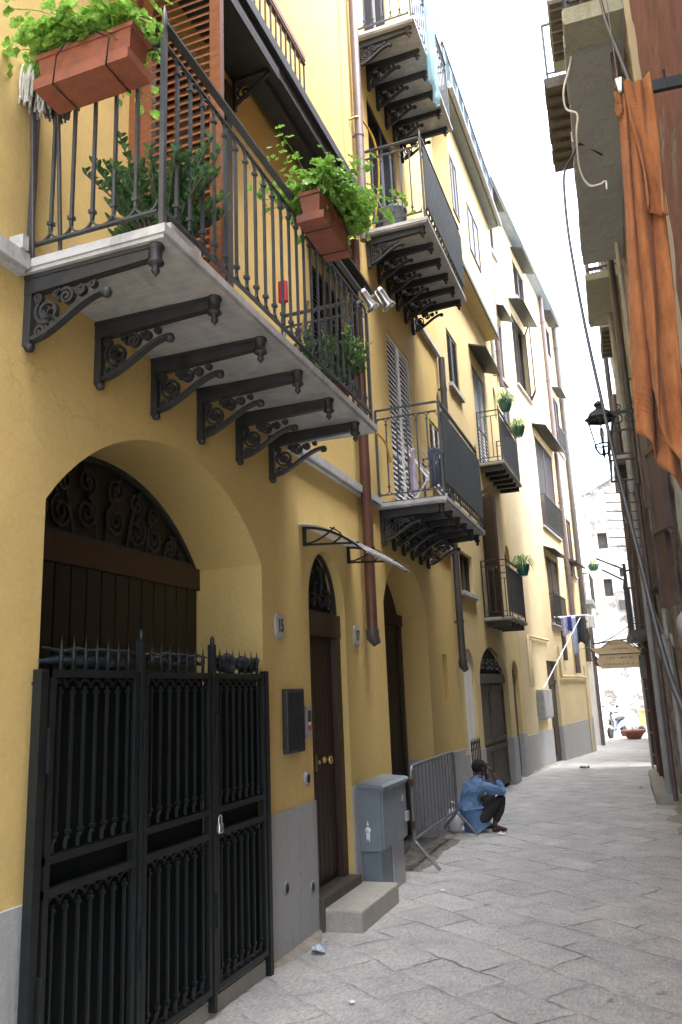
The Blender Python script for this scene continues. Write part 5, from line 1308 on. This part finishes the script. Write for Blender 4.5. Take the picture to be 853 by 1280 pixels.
# =================================================================== STREET LAMP
lp = empty('wall_lantern', 'dark iron lantern on a scrolled bracket fixed to the old house', 'lantern', (-.165, 10, 4.62))
mb = MB(); hx = lambda r, z, k: (r * math.cos(PI / 6 + k * PI / 3), r * math.sin(PI / 6 + k * PI / 3), z)
for k in range(6):
    mb.bar(hx(.10, .10, k), hx(.165, .42, k), .014); mb.bar(hx(.10, .10, k), hx(.10, .10, k + 1), .016); mb.bar(hx(.17, .42, k), hx(.17, .42, k + 1), .022)
    mb.strip([hx(.10 * (1 - t) + .015, .10 - .12 * math.sin(t * PI * .6), k) for t in [i / 6 for i in range(7)]], .01, .012, (-math.sin(PI / 6 + k * PI / 3), math.cos(PI / 6 + k * PI / 3), 0))
mb.lathe([(.012, .10), (.02, .0), (.028, -.02), (.01, -.05), (.002, -.09)], (0, 0, 0), 8); mb.build('frame', 'gate', lp)
mb = MB(); mb.lathe([(.185, .43), (.19, .45), (.15, .47), (.12, .53), (.07, .56), (.04, .57), (.045, .60), (.065, .62), (.05, .65), (.015, .67), (.001, .69)], (0, 0, 0), 6, sm=False); mb.build('roof', 'gate', lp)
MB().lathe([(.018, .12), (.022, .2), (.03, .24), (.026, .30), (.008, .33)], (0, 0, 0), 10).build('bulb', 'lampglass', lp)
mb = MB(); mb.bar((.06, 0, .50), (.56, 0, .47), .035, .035)
for (cx_, cz, r, t, a0, sg) in ((.20, .40, .07, 1.4, PI / 2, -1), (.34, .39, .06, 1.3, PI / 2, 1), (.46, .37, .08, 1.4, PI / 2, -1), (.22, .56, .04, 1.2, -PI / 2, 1), (.36, .55, .035, 1.2, -PI / 2, -1)):
    mb.strip([(x, 0, z) for x, z in spiral((cx_, cz), r, t, a0, sg)], .02, .014, (0, 1, 0))
mb.box((.54, -.03, .2), (.57, .03, .62)); mb.build('scroll_arm', 'gate', lp)

# =================================================================== SIGN
sg = empty('hanging_sign', 'tan shaped name board with an arched top hanging over the end of the street', 'sign', (-.52, 19.0, 2.18))
def sign_outline():
    p = [(-.38, 0), (.47, 0), (.47, .30), (.50, .31), (.50, .42), (.36, .44)]
    p += [(.30 - .6 * i / 10 + .0, .45 + .17 * math.sin(PI * (i + .6) / 11.2)) for i in range(11)]
    p += [(-.34, .46), (-.56, .46), (-.44, .32), (-.40, .30), (-.46, .16)]
    return p
MB().prism([(x, -.02, z) for x, z in sign_outline()], (0, 0, 0), (0, .04, 0)).build('board', 'sign', sg)
mb = MB(); mb.box((-.41, -.032, .295), (.49, -.0205, .315)); mb.strip([(x, -.026, z) for x, z in sign_outline()[4:18]], .012, .014, (0, 1, 0)); mb.build('moulding', 'copper', sg)
mb = MB(); rr = random.Random(4)
for (x0, x1, z, h) in ((-.17, .13, .52, .028), (-.16, .22, .40, .040), (-.22, .30, .20, .045), (-.32, .42, .07, .036)):
    x = x0
    while x < x1:
        w = rr.uniform(.012, .022)
        if rr.random() > .14:
            mb.box((x, -.0232, z), (x + .005, -.0202, z + h)); mb.box((x, -.0232, z + h * rr.choice([0, .45, .85])), (x + w, -.0202, z + h * .15 + h * rr.choice([0, .0, .0])) if False else (x + w, -.0202, z + h * .99 if rr.random() < .3 else z + h * .5))
        x += w + .012
mb.build('faded_lettering', 'signink', sg)
mb = MB(); mb.bar((-.5, .03, .56), (.72, .03, .66), .03); mb.bar((-.3, .03, .3), (.0, .03, .6), .012); mb.build('hanger', 'gate', sg)
mb = MB(); mb.bar((-.56, .03, .44), (-.44, .03, .12), .03); mb.prism([(-.54, 0, .30), (-.44, 0, .27), (-.38, 0, .02), (-.5, 0, .08)], (0, 0, 0), (0, .02, 0)); mb.build('back_board', 'copper', sg)
eb = empty('junction_box', 'grey electrical box on the corner of the rubble wall below the low balcony', 'electrical box', (.03, 17.0, 1.92))
MB().bevbox((-.12, 0, 0), (.16, .2, .46), .008).build('case', 'grey', eb); MB().box((-.10, -.008, .03), (.14, -.001, .43)).build('door', 'grey', eb); MB().tube([(0, .1, .46), (.02, .1, .7), (.14, .1, .9)], .03, 8).build('conduit', 'mauvepipe', eb)
# concrete doorstep on the right, kerb stones
ds = MB(); ds.bevbox((-.22, -1.0, -.05), (.30, 1.2, .16), .03); ds.bevbox((-.18, 1.21, -.05), (.30, 3.2, .12), .03)
for i, v in enumerate(ds.v): ds.v[i] = (v[0] + .02 * mnoise.noise(Vector(v) * 3), v[1], v[2] + .01 * mnoise.noise(Vector(v) * 4 + Vector((3, 0, 0))))
o = ds.build('door_step', 'stone_step', None, (.12, 14.9, 0), math.radians(1.9)); tag(o, 'low worn concrete doorstep at the foot of the rubble wall', 'step')

# =================================================================== SCOOTER, PLANTER, CART
sc = empty('scooter', 'small pale blue and silver motor scooter parked in the square at the street end', 'scooter', (-1.33, 35.4, -.28), math.radians(-112))
def wheel(x):
    mb = MB()
    mb.lathe([(.15, -.05), (.21, -.05), (.235, -.03), (.24, 0), (.235, .03), (.21, .05), (.15, .05)], (x, 0, .24), 20, 'y'); w_ = mb.build('wheel', 'black', sc)
    mb = MB(); mb.lathe([(.02, -.04), (.145, -.03), (.15, -.01), (.15, .01), (.145, .03), (.02, .04)], (x, 0, .24), 14, 'y'); mb.build('rim', 'steel', w_)
wheel(.62); wheel(-.62)
mb = MB()
def loft(mb, secs, n=14):
    vs = []
    for (x, z, ry, rz_) in secs:
        for k in range(n): a = 2 * PI * k / n; vs.append((x, ry * math.cos(a), z + rz_ * math.sin(a)))
    m = len(secs); mb.add(vs, [(i * n + k, i * n + (k + 1) % n, (i + 1) * n + (k + 1) % n, (i + 1) * n + k) for i in range(m - 1) for k in range(n)], True); mb.add(vs[:n], [tuple(range(n))]); mb.add(vs[-n:], [tuple(range(n))])
loft(mb, [(-.85, .62, .04, .04), (-.75, .58, .13, .12), (-.5, .55, .18, .17), (-.25, .50, .18, .16), (-.08, .42, .14, .12), (.0, .34, .14, .07), (.25, .31, .15, .05), (.34, .34, .14, .06)])
mb.build('body', 'scootblue', sc)
mb = MB(); mb.tube([(.30, 0, .33), (.40, 0, .60), (.50, 0, .92)], [.10, .16, .09], 12); mb.lathe([(.2, -.02), (.2, .02)], (.62, 0, .30), 3, 'y') if False else mb.ball((.60, 0, .42), .17, 12, (1.2, .55, .6)); mb.build('front_shield', 'steel', sc)
mb = MB(); loft(mb, [(-.80, .74, .05, .03), (-.6, .76, .13, .05), (-.3, .74, .14, .055), (-.12, .70, .12, .05), (-.05, .68, .05, .03)]); mb.build('seat', 'black', sc)
mb = MB(); mb.tube([(.62, 0, .26), (.5, 0, .95)], .03, 8); mb.tube([(.42, -.32, 1.0), (.48, -.12, .98), (.48, .12, .98), (.42, .32, 1.0)], .018, 8); mb.ball((.52, 0, .97), .1, 10, (.9, 1.1, .8)); mb.build('handlebar', 'gate', sc)
for y in (-.22, .22):
    mb = MB(); mb.tube([(.45, y, 1.0), (.42, y * 1.3, 1.2)], .008, 5); mb.ball((.42, y * 1.35, 1.23), .06, 8, (.3, 1, .8)); mb.build('mirror', 'gate', sc)
MB().ball((.61, 0, .96), .06, 10, (.5, 1, 1)).build('headlight', 'lampglass', sc)
bp = empty('bowl_planter', 'wide shallow terracotta bowl planter beside the parked scooter', 'planter', (-.68, 34.3, -.28))
MB().lathe([(.24, 0), (.28, .06), (.42, .24), (.47, .28), (.47, .34), (.42, .34), (.38, .28), (.02, .27)], (0, 0, 0), 24).build('bowl', 'terra', bp)
mb = MB(); rr = random.Random(9)
for i in range(40): a = rr.random() * 6.28; r = rr.random() * .3; leaf_blade(mb, (r * math.cos(a), r * math.sin(a), .28), (rr.gauss(0, .5), rr.gauss(0, .5), 1), (1, 0, 0), rr.uniform(.08, .22), .03)
mb.build('withered_plant', 'olive', bp)
ct = empty('wooden_cart', 'stacked tan wooden crates with dark wheels against the far white wall', 'cart', (-.25, 38.6, -.28))
mb = MB(); mb.box((-.22, -.3, .28), (.28, .3, .62)); mb.box((-.18, -.28, .63), (.26, .28, .92)); mb.box((-.22, -.32, .93), (.28, .3, .97)); mb.build('crates', 'wood', ct)
for x in (-.15, .2):
    mb = MB(); mb.lathe([(.05, -.03), (.15, -.03), (.15, .03), (.05, .03)], (x, -.34, .15), 14, 'y'); mb.build('wheel', 'black', ct)
mb = MB(); mb.box((-.5, -.2, .0), (-.26, .2, .5)); mb.build('sack', 'concrete', ct)

# =================================================================== LITTER
def litter(label, x, y, r, mat, seed):
    mb = MB(); rr = random.Random(seed); n = 7
    for j in range(n):
        for i in range(n): mb.v.append(((i / (n - 1) - .5) * r * 2 + rr.gauss(0, r * .08), (j / (n - 1) - .5) * r * 1.3 + rr.gauss(0, r * .08), .012 + abs(rr.gauss(0, r * .28))))
    for j in range(n - 1):
        for i in range(n - 1): a = j * n + i; mb.f.append((a, a + 1, a + n + 1, a + n)); mb.smooth.append(False)
    o = mb.build('litter', mat, None, (x, y, gz(y)), rr.random() * 3); tag(o, label, 'litter', 'scraps of litter on the paving')
litter('crumpled silver foil wrapper on the paving in front of the stone step', -2.50, 6.02, .075, 'foil', 1)
litter('small white paper scrap at the feet of the squatting man', -1.97, 11.0, .05, 'whiteplastic', 2)
litter('tiny white scrap on the paving just beyond the crowd barrier foot', -2.02, 7.95, .022, 'whiteplastic', 3)
litter('tiny white paper scrap nearest the bottom edge of the street', -1.91, 5.1, .022, 'whiteplastic', 4)
litter('dark flattened rag on the paving near the far corner', -1.52, 19.6, .11, 'olive', 5)
litter('tiny crumpled cup near the right hand doorstep', -.30, 15.9, .05, 'foil', 6)

# =================================================================== PERSON
def skin(name, pts, edges, radii, mat, parent, sub=2, root=0, disp=0., seed=0):
    me = bpy.data.meshes.new(name); me.from_pydata([Vector(p) for p in pts], edges, []); me.update()
    o = bpy.data.objects.new(name, me); COL.objects.link(o)
    m = o.modifiers.new('skin', 'SKIN'); m.use_smooth_shade = True; m.branch_smoothing = .6
    for i, r in enumerate(radii): me.skin_vertices[0].data[i].radius = (r, r) if not hasattr(r, '__len__') else r
    me.skin_vertices[0].data[root].use_root = True
    s = o.modifiers.new('sub', 'SUBSURF'); s.levels = sub; s.render_levels = sub
    bpy.context.view_layer.update(); ev = o.evaluated_get(bpy.context.evaluated_depsgraph_get()); me2 = bpy.data.meshes.new_from_object(ev)
    bpy.data.objects.remove(o)
    if disp:
        for v in me2.vertices: v.co += v.normal * disp * mnoise.noise(v.co * 14 + Vector((seed, 0, 0)))
    me2.materials.clear(); me2.materials.append(M[mat]); me2.polygons.foreach_set('use_smooth', [True] * len(me2.polygons)); me2.name = name
    o = bpy.data.objects.new(name, me2); COL.objects.link(o); o.parent = parent; return o
pr = empty('person', 'man in blue denim shirt and black trousers squatting by the wall, hand at ear', 'person', (-2.36, 11.2, 0), math.radians(36))
# local: x forward, y left, z up
J = dict(pel=(0, 0, .20), sp1=(-.045, 0, .33), sp2=(-.02, 0, .47), ch=(.05, 0, .60), nk=(.105, 0, .67), hd0=(.125, 0, .72), hd1=(.15, 0, .80), hd2=(.15, 0, .865))
P_ = list(J.values()); R_ = [(.13, .11), (.125, .10), (.135, .10), (.15, .085), .056, .064, .086, .070]
E_ = [(0, 1), (1, 2), (2, 3), (3, 4), (4, 5), (5, 6), (6, 7)]
def addchain(start, pts, rs):
    prev = start
    for p, r in zip(pts, rs): P_.append(p); R_.append(r); E_.append((prev, len(P_) - 1)); prev = len(P_) - 1
    return prev
hands = {}
for sy in (-1, 1):
    addchain(3, [(.07, .165 * sy, .61), (.20, .215 * sy, .545), (.37, .20 * sy, .50), (.33, .165 * sy, .63), (.27, .13 * sy, .745)], [.052, .045, .040, .036, .026])
    addchain(0, [(.10, .11 * sy, .19), (.24, .14 * sy, .33), (.37, .15 * sy, .43), (.31, .14 * sy, .25), (.23, .13 * sy, .085), (.28, .135 * sy, .045), (.36, .14 * sy, .03)], [.085, .076, .058, .052, .038, .036, .028])
skin('body', P_, E_, R_, 'skin', pr)
# hands with five bent fingers each, held up to the side of the face
for sy in (-1, 1):
    w = Vector((.27, .13 * sy, .745)); pts = [w, w + Vector((-.02, -.012 * sy, .035)), w + Vector((-.045, -.022 * sy, .07))]; rs = [.024, (.030, .018), (.032, .016)]; ed = [(0, 1), (1, 2)]
    for k in range(4):
        b = pts[2] + Vector((-.012 + .016 * k - .01, -.004 * sy, .004 - .006 * abs(k - 1.5))); l = (.030, .034, .032, .025)[k]
        q = [b, b + Vector((-.012, -.008 * sy, l)), b + Vector((-.028, -.016 * sy, l + .014)), b + Vector((-.042, -.020 * sy, l + .012))]
        i0 = len(pts); pts += q; rs += [.010, .009, .0085, .0075]; ed += [(2, i0), (i0, i0 + 1), (i0 + 1, i0 + 2), (i0 + 2, i0 + 3)]
    i0 = len(pts); t0 = pts[1] + Vector((.022, -.006 * sy, .0)); pts += [t0, t0 + Vector((.012, -.012 * sy, .022)), t0 + Vector((.004, -.020 * sy, .044))]; rs += [.012, .010, .009]; ed += [(1, i0), (i0, i0 + 1), (i0 + 1, i0 + 2)]
    skin('hand', pts, ed, rs, 'skin', pr, 1)
mb = MB(); mb.bevbox((.172, -.108, .755), (.197, -.094, .875), .004); o = mb.build('phone', 'black'); o.parent = None
o.matrix_world = pr.matrix_basis.copy() if False else Matrix.Translation(pr.location) @ Matrix.Rotation(pr.rotation_euler.z, 4, 'Z'); tag(o, 'small dark phone held to the ear of the squatting man', 'phone')
# face: nose, ears, eyes, mouth
mb = MB(); mb.ball((.240, 0, .795), .016, 8, (1, .8, 1.3)); mb.ball((.150, -.092, .795), .022, 8, (.7, .4, 1.2)); mb.ball((.150, .092, .795), .022, 8, (.7, .4, 1.2)); mb.ball((.230, 0, .760), .018, 8, (.7, 1.3, .35)); mb.build('face_features', 'skin', pr)
mb = MB(); mb.ball((.224, -.030, .818), .011, 8); mb.ball((.224, .030, .818), .011, 8); mb.build('eyes', 'whiteplastic', pr)
# hair cap: back and top of the head
hm = MB(); hm.ball((.130, 0, .820), .106, 22, (1.0, .86, 1.0))
keep = []
for i, v in enumerate(hm.v):
    v = Vector(v); d = v - Vector((.132, 0, .822)); 
    if d.x > .05 and d.z < .03: v -= d * .26
    if d.z < -.05: v -= d * .12
    v += d.normalized() * .012 * mnoise.noise(v * 45); hm.v[i] = tuple(v)
hm.build('hair', 'hair', pr)
# shirt and trousers
sp_ = [(.03, 0, .09), (-.02, 0, .19), (-.055, 0, .31), (-.035, 0, .45), (.045, 0, .59), (.09, 0, .66), (.112, 0, .705)]; sr = [(.135, .125), (.165, .15), (.175, .150), (.18, .142), (.18, .118), (.105, .09), (.066, .062)]; se = [(i, i + 1) for i in range(6)]
for sy in (-1, 1):
    prev = 4
    for p, r in (((.065, .165 * sy, .60), .088), ((.20, .215 * sy, .545), .074), ((.36, .205 * sy, .50), .066), ((.345, .185 * sy, .58), .050), ((.315, .160 * sy, .665), .042)):
        sp_.append(p); sr.append(r); se.append((prev, len(sp_) - 1)); prev = len(sp_) - 1
sh_ = skin('shirt', sp_, se, sr, 'shirt', pr, 3, 1, .022, 3)
tp_ = [(.0, 0, .19)]; tr_ = [(.13, .10)]; te = []
for sy in (-1, 1):
    prev = 0
    for p, r in (((.10, .11 * sy, .19), .098), ((.24, .14 * sy, .33), .088), ((.375, .15 * sy, .435), .072), ((.315, .14 * sy, .26), .066), ((.245, .13 * sy, .12), .056)):
        tp_.append(p); tr_.append(r); te.append((prev, len(tp_) - 1)); prev = len(tp_) - 1
skin('trousers', tp_, te, tr_, 'trousers', pr, 2, 0, .010, 6)
for sy in (-1, 1):
    skin('shoe', [(.19, .13 * sy, .032), (.27, .135 * sy, .034), (.36, .14 * sy, .028), (.41, .14 * sy, .024)], [(0, 1), (1, 2), (2, 3)], [(.036, .030), (.040, .032), (.042, .026), (.030, .018)], 'darkwood', pr, 2, 1)
MB().lathe([(.060, .0), (.068, .012), (.060, .03), (.054, .028)], (.110, 0, .690), 16).build('collar', 'shirt', pr)
bg = MB(); bg.ball((0, 0, .16), .13, 18, (.9, .9, 1.3)); bg.tube([(0, 0, .28), (.0, 0, .34), (.015, 0, .38)], [.06, .025, .045], 8)
for i, v in enumerate(bg.v):
    v = Vector(v); d = mnoise.noise(v * 14) * .03 + .02 * math.sin(math.atan2(v.y, v.x) * 9) * max(0, v.z - .15) * 3; h = Vector((v.x, v.y, 0)); v += (h.normalized() if h.length > .01 else h) * d; v.z = max(v.z, .0); bg.v[i] = tuple(v)
o = bg.build('carrier_bag', 'bag', None, (-2.60, 11.12, .0)); tag(o, 'bulging white plastic bag on the ground behind the squatting man', 'bag')

# =================================================================== CAMERA
F_PX, PITCH, ROLL, YAW = 1000., math.atan(.228), math.radians(2.3), math.radians(19.96741)
f = Vector((-math.sin(YAW) * math.cos(PITCH), math.cos(YAW) * math.cos(PITCH), math.sin(PITCH)))
r = Vector((math.cos(YAW), math.sin(YAW), 0)); u = r.cross(f)
c_, s_ = math.cos(ROLL), math.sin(ROLL); r2 = r * c_ - u * s_; u2 = r * s_ + u * c_
cam = bpy.data.cameras.new('camera'); co = bpy.data.objects.new('camera', cam); COL.objects.link(co)
mt = Matrix((( r2.x, u2.x, -f.x, 0), (r2.y, u2.y, -f.y, 0), (r2.z, u2.z, -f.z, 1.85), (0, 0, 0, 1))); co.matrix_world = mt
cam.sensor_fit = 'VERTICAL'; cam.sensor_height = 36; cam.lens = 36 * F_PX / 1280; cam.clip_start = .05; cam.clip_end = 1000
scene.camera = co

# =================================================================== LIGHT
SUN_EL, SUN_AZ = math.radians(64), math.radians(105)   # azimuth measured from +Y towards +X
w = bpy.data.worlds.new('World'); scene.world = w; w.use_nodes = True; nt = w.node_tree
sky = nt.nodes.new('ShaderNodeTexSky'); sky.sky_type = 'NISHITA'; sky.sun_disc = False; sky.sun_elevation = SUN_EL; sky.sun_rotation = SUN_AZ
sky.air_density = 1.; sky.dust_density = 4.; sky.ozone_density = 1.
hs = nt.nodes.new('ShaderNodeHueSaturation'); hs.inputs['Saturation'].default_value = .62; nt.links.new(sky.outputs[0], hs.inputs['Color'])
bgn = nt.nodes['Background']; nt.links.new(hs.outputs[0], bgn.inputs[0]); bgn.inputs[1].default_value = .15
sl = bpy.data.lights.new('sun', 'SUN'); sl.energy = 1.3; sl.angle = math.radians(40); sl.color = (1., .985, .96)
so = bpy.data.objects.new('sun', sl); COL.objects.link(so)
sd = Vector((math.sin(SUN_AZ) * math.cos(SUN_EL), math.cos(SUN_AZ) * math.cos(SUN_EL), math.sin(SUN_EL)))
so.rotation_euler = sd.to_track_quat('Z', 'Y').to_euler()
scene.view_settings.view_transform = 'Standard'; scene.view_settings.look = 'None'; scene.view_settings.gamma = 1
scene.view_settings.exposure = 3.25
scene.cycles.max_bounces = 8; scene.cycles.diffuse_bounces = 5; scene.cycles.use_denoising = True
scene.cycles.transparent_max_bounces = 16

# ------------------------------------------------------------------ every separate piece of a strip is an object of its own
def split_loose(o):
    me = o.data; n = len(me.vertices); par = list(range(n))
    def find(a):
        while par[a] != a: par[a] = par[par[a]]; a = par[a]
        return a
    for p in me.polygons:
        v0 = find(p.vertices[0])
        for v in p.vertices[1:]: par[find(v)] = v0
    groups = {}
    for p in me.polygons: groups.setdefault(find(p.vertices[0]), []).append(p)
    # pieces whose boxes touch stay together
    gs = []
    for ps in groups.values():
        vs = sorted({v for p in ps for v in p.vertices}); co_ = [me.vertices[v].co for v in vs]
        bb = [[min(c[k] for c in co_) - .02 for k in range(3)], [max(c[k] for c in co_) + .02 for k in range(3)]]; gs.append([bb, ps])
    merged = True
    while merged:
        merged = False
        for i in range(len(gs)):
            for j in range(i + 1, len(gs)):
                A, B = gs[i][0], gs[j][0]
                if all(A[0][k] <= B[1][k] and B[0][k] <= A[1][k] for k in range(3)):
                    gs[i] = [[[min(A[0][k], B[0][k]) for k in range(3)], [max(A[1][k], B[1][k]) for k in range(3)]], gs[i][1] + gs[j][1]]; gs.pop(j); merged = True; break
            if merged: break
    if len(gs) < 2: return
    name = o.name.split('.')[0]; mats = list(me.materials)
    for k, (bb, ps) in enumerate(gs):
        idx = {}; V = []; F_ = []; S_ = []
        for p in ps:
            f_ = []
            for v in p.vertices:
                if v not in idx: idx[v] = len(V); V.append(me.vertices[v].co.copy())
                f_.append(idx[v])
            F_.append(f_); S_.append(p.use_smooth)
        m2 = bpy.data.meshes.new(name); m2.from_pydata(V, [], F_); m2.polygons.foreach_set('use_smooth', S_)
        for mm_ in mats: m2.materials.append(mm_)
        if k == 0: o.data = m2
        else: c = o.copy(); c.data = m2; COL.objects.link(c)
for o in list(COL.objects):
    if o.type == 'MESH' and o.name.split('.')[0] in ('side_post', 'plinth', 'string_course', 'gas_hose', 'awning_arm', 'boarded_door', 'service_pipe', 'render_lump', 'wall_box', 'hook', 'latch_box'): split_loose(o)
for o in list(COL.objects):
    if o.parent is Wt and o.name.startswith('drainpipe'): split_loose(o)
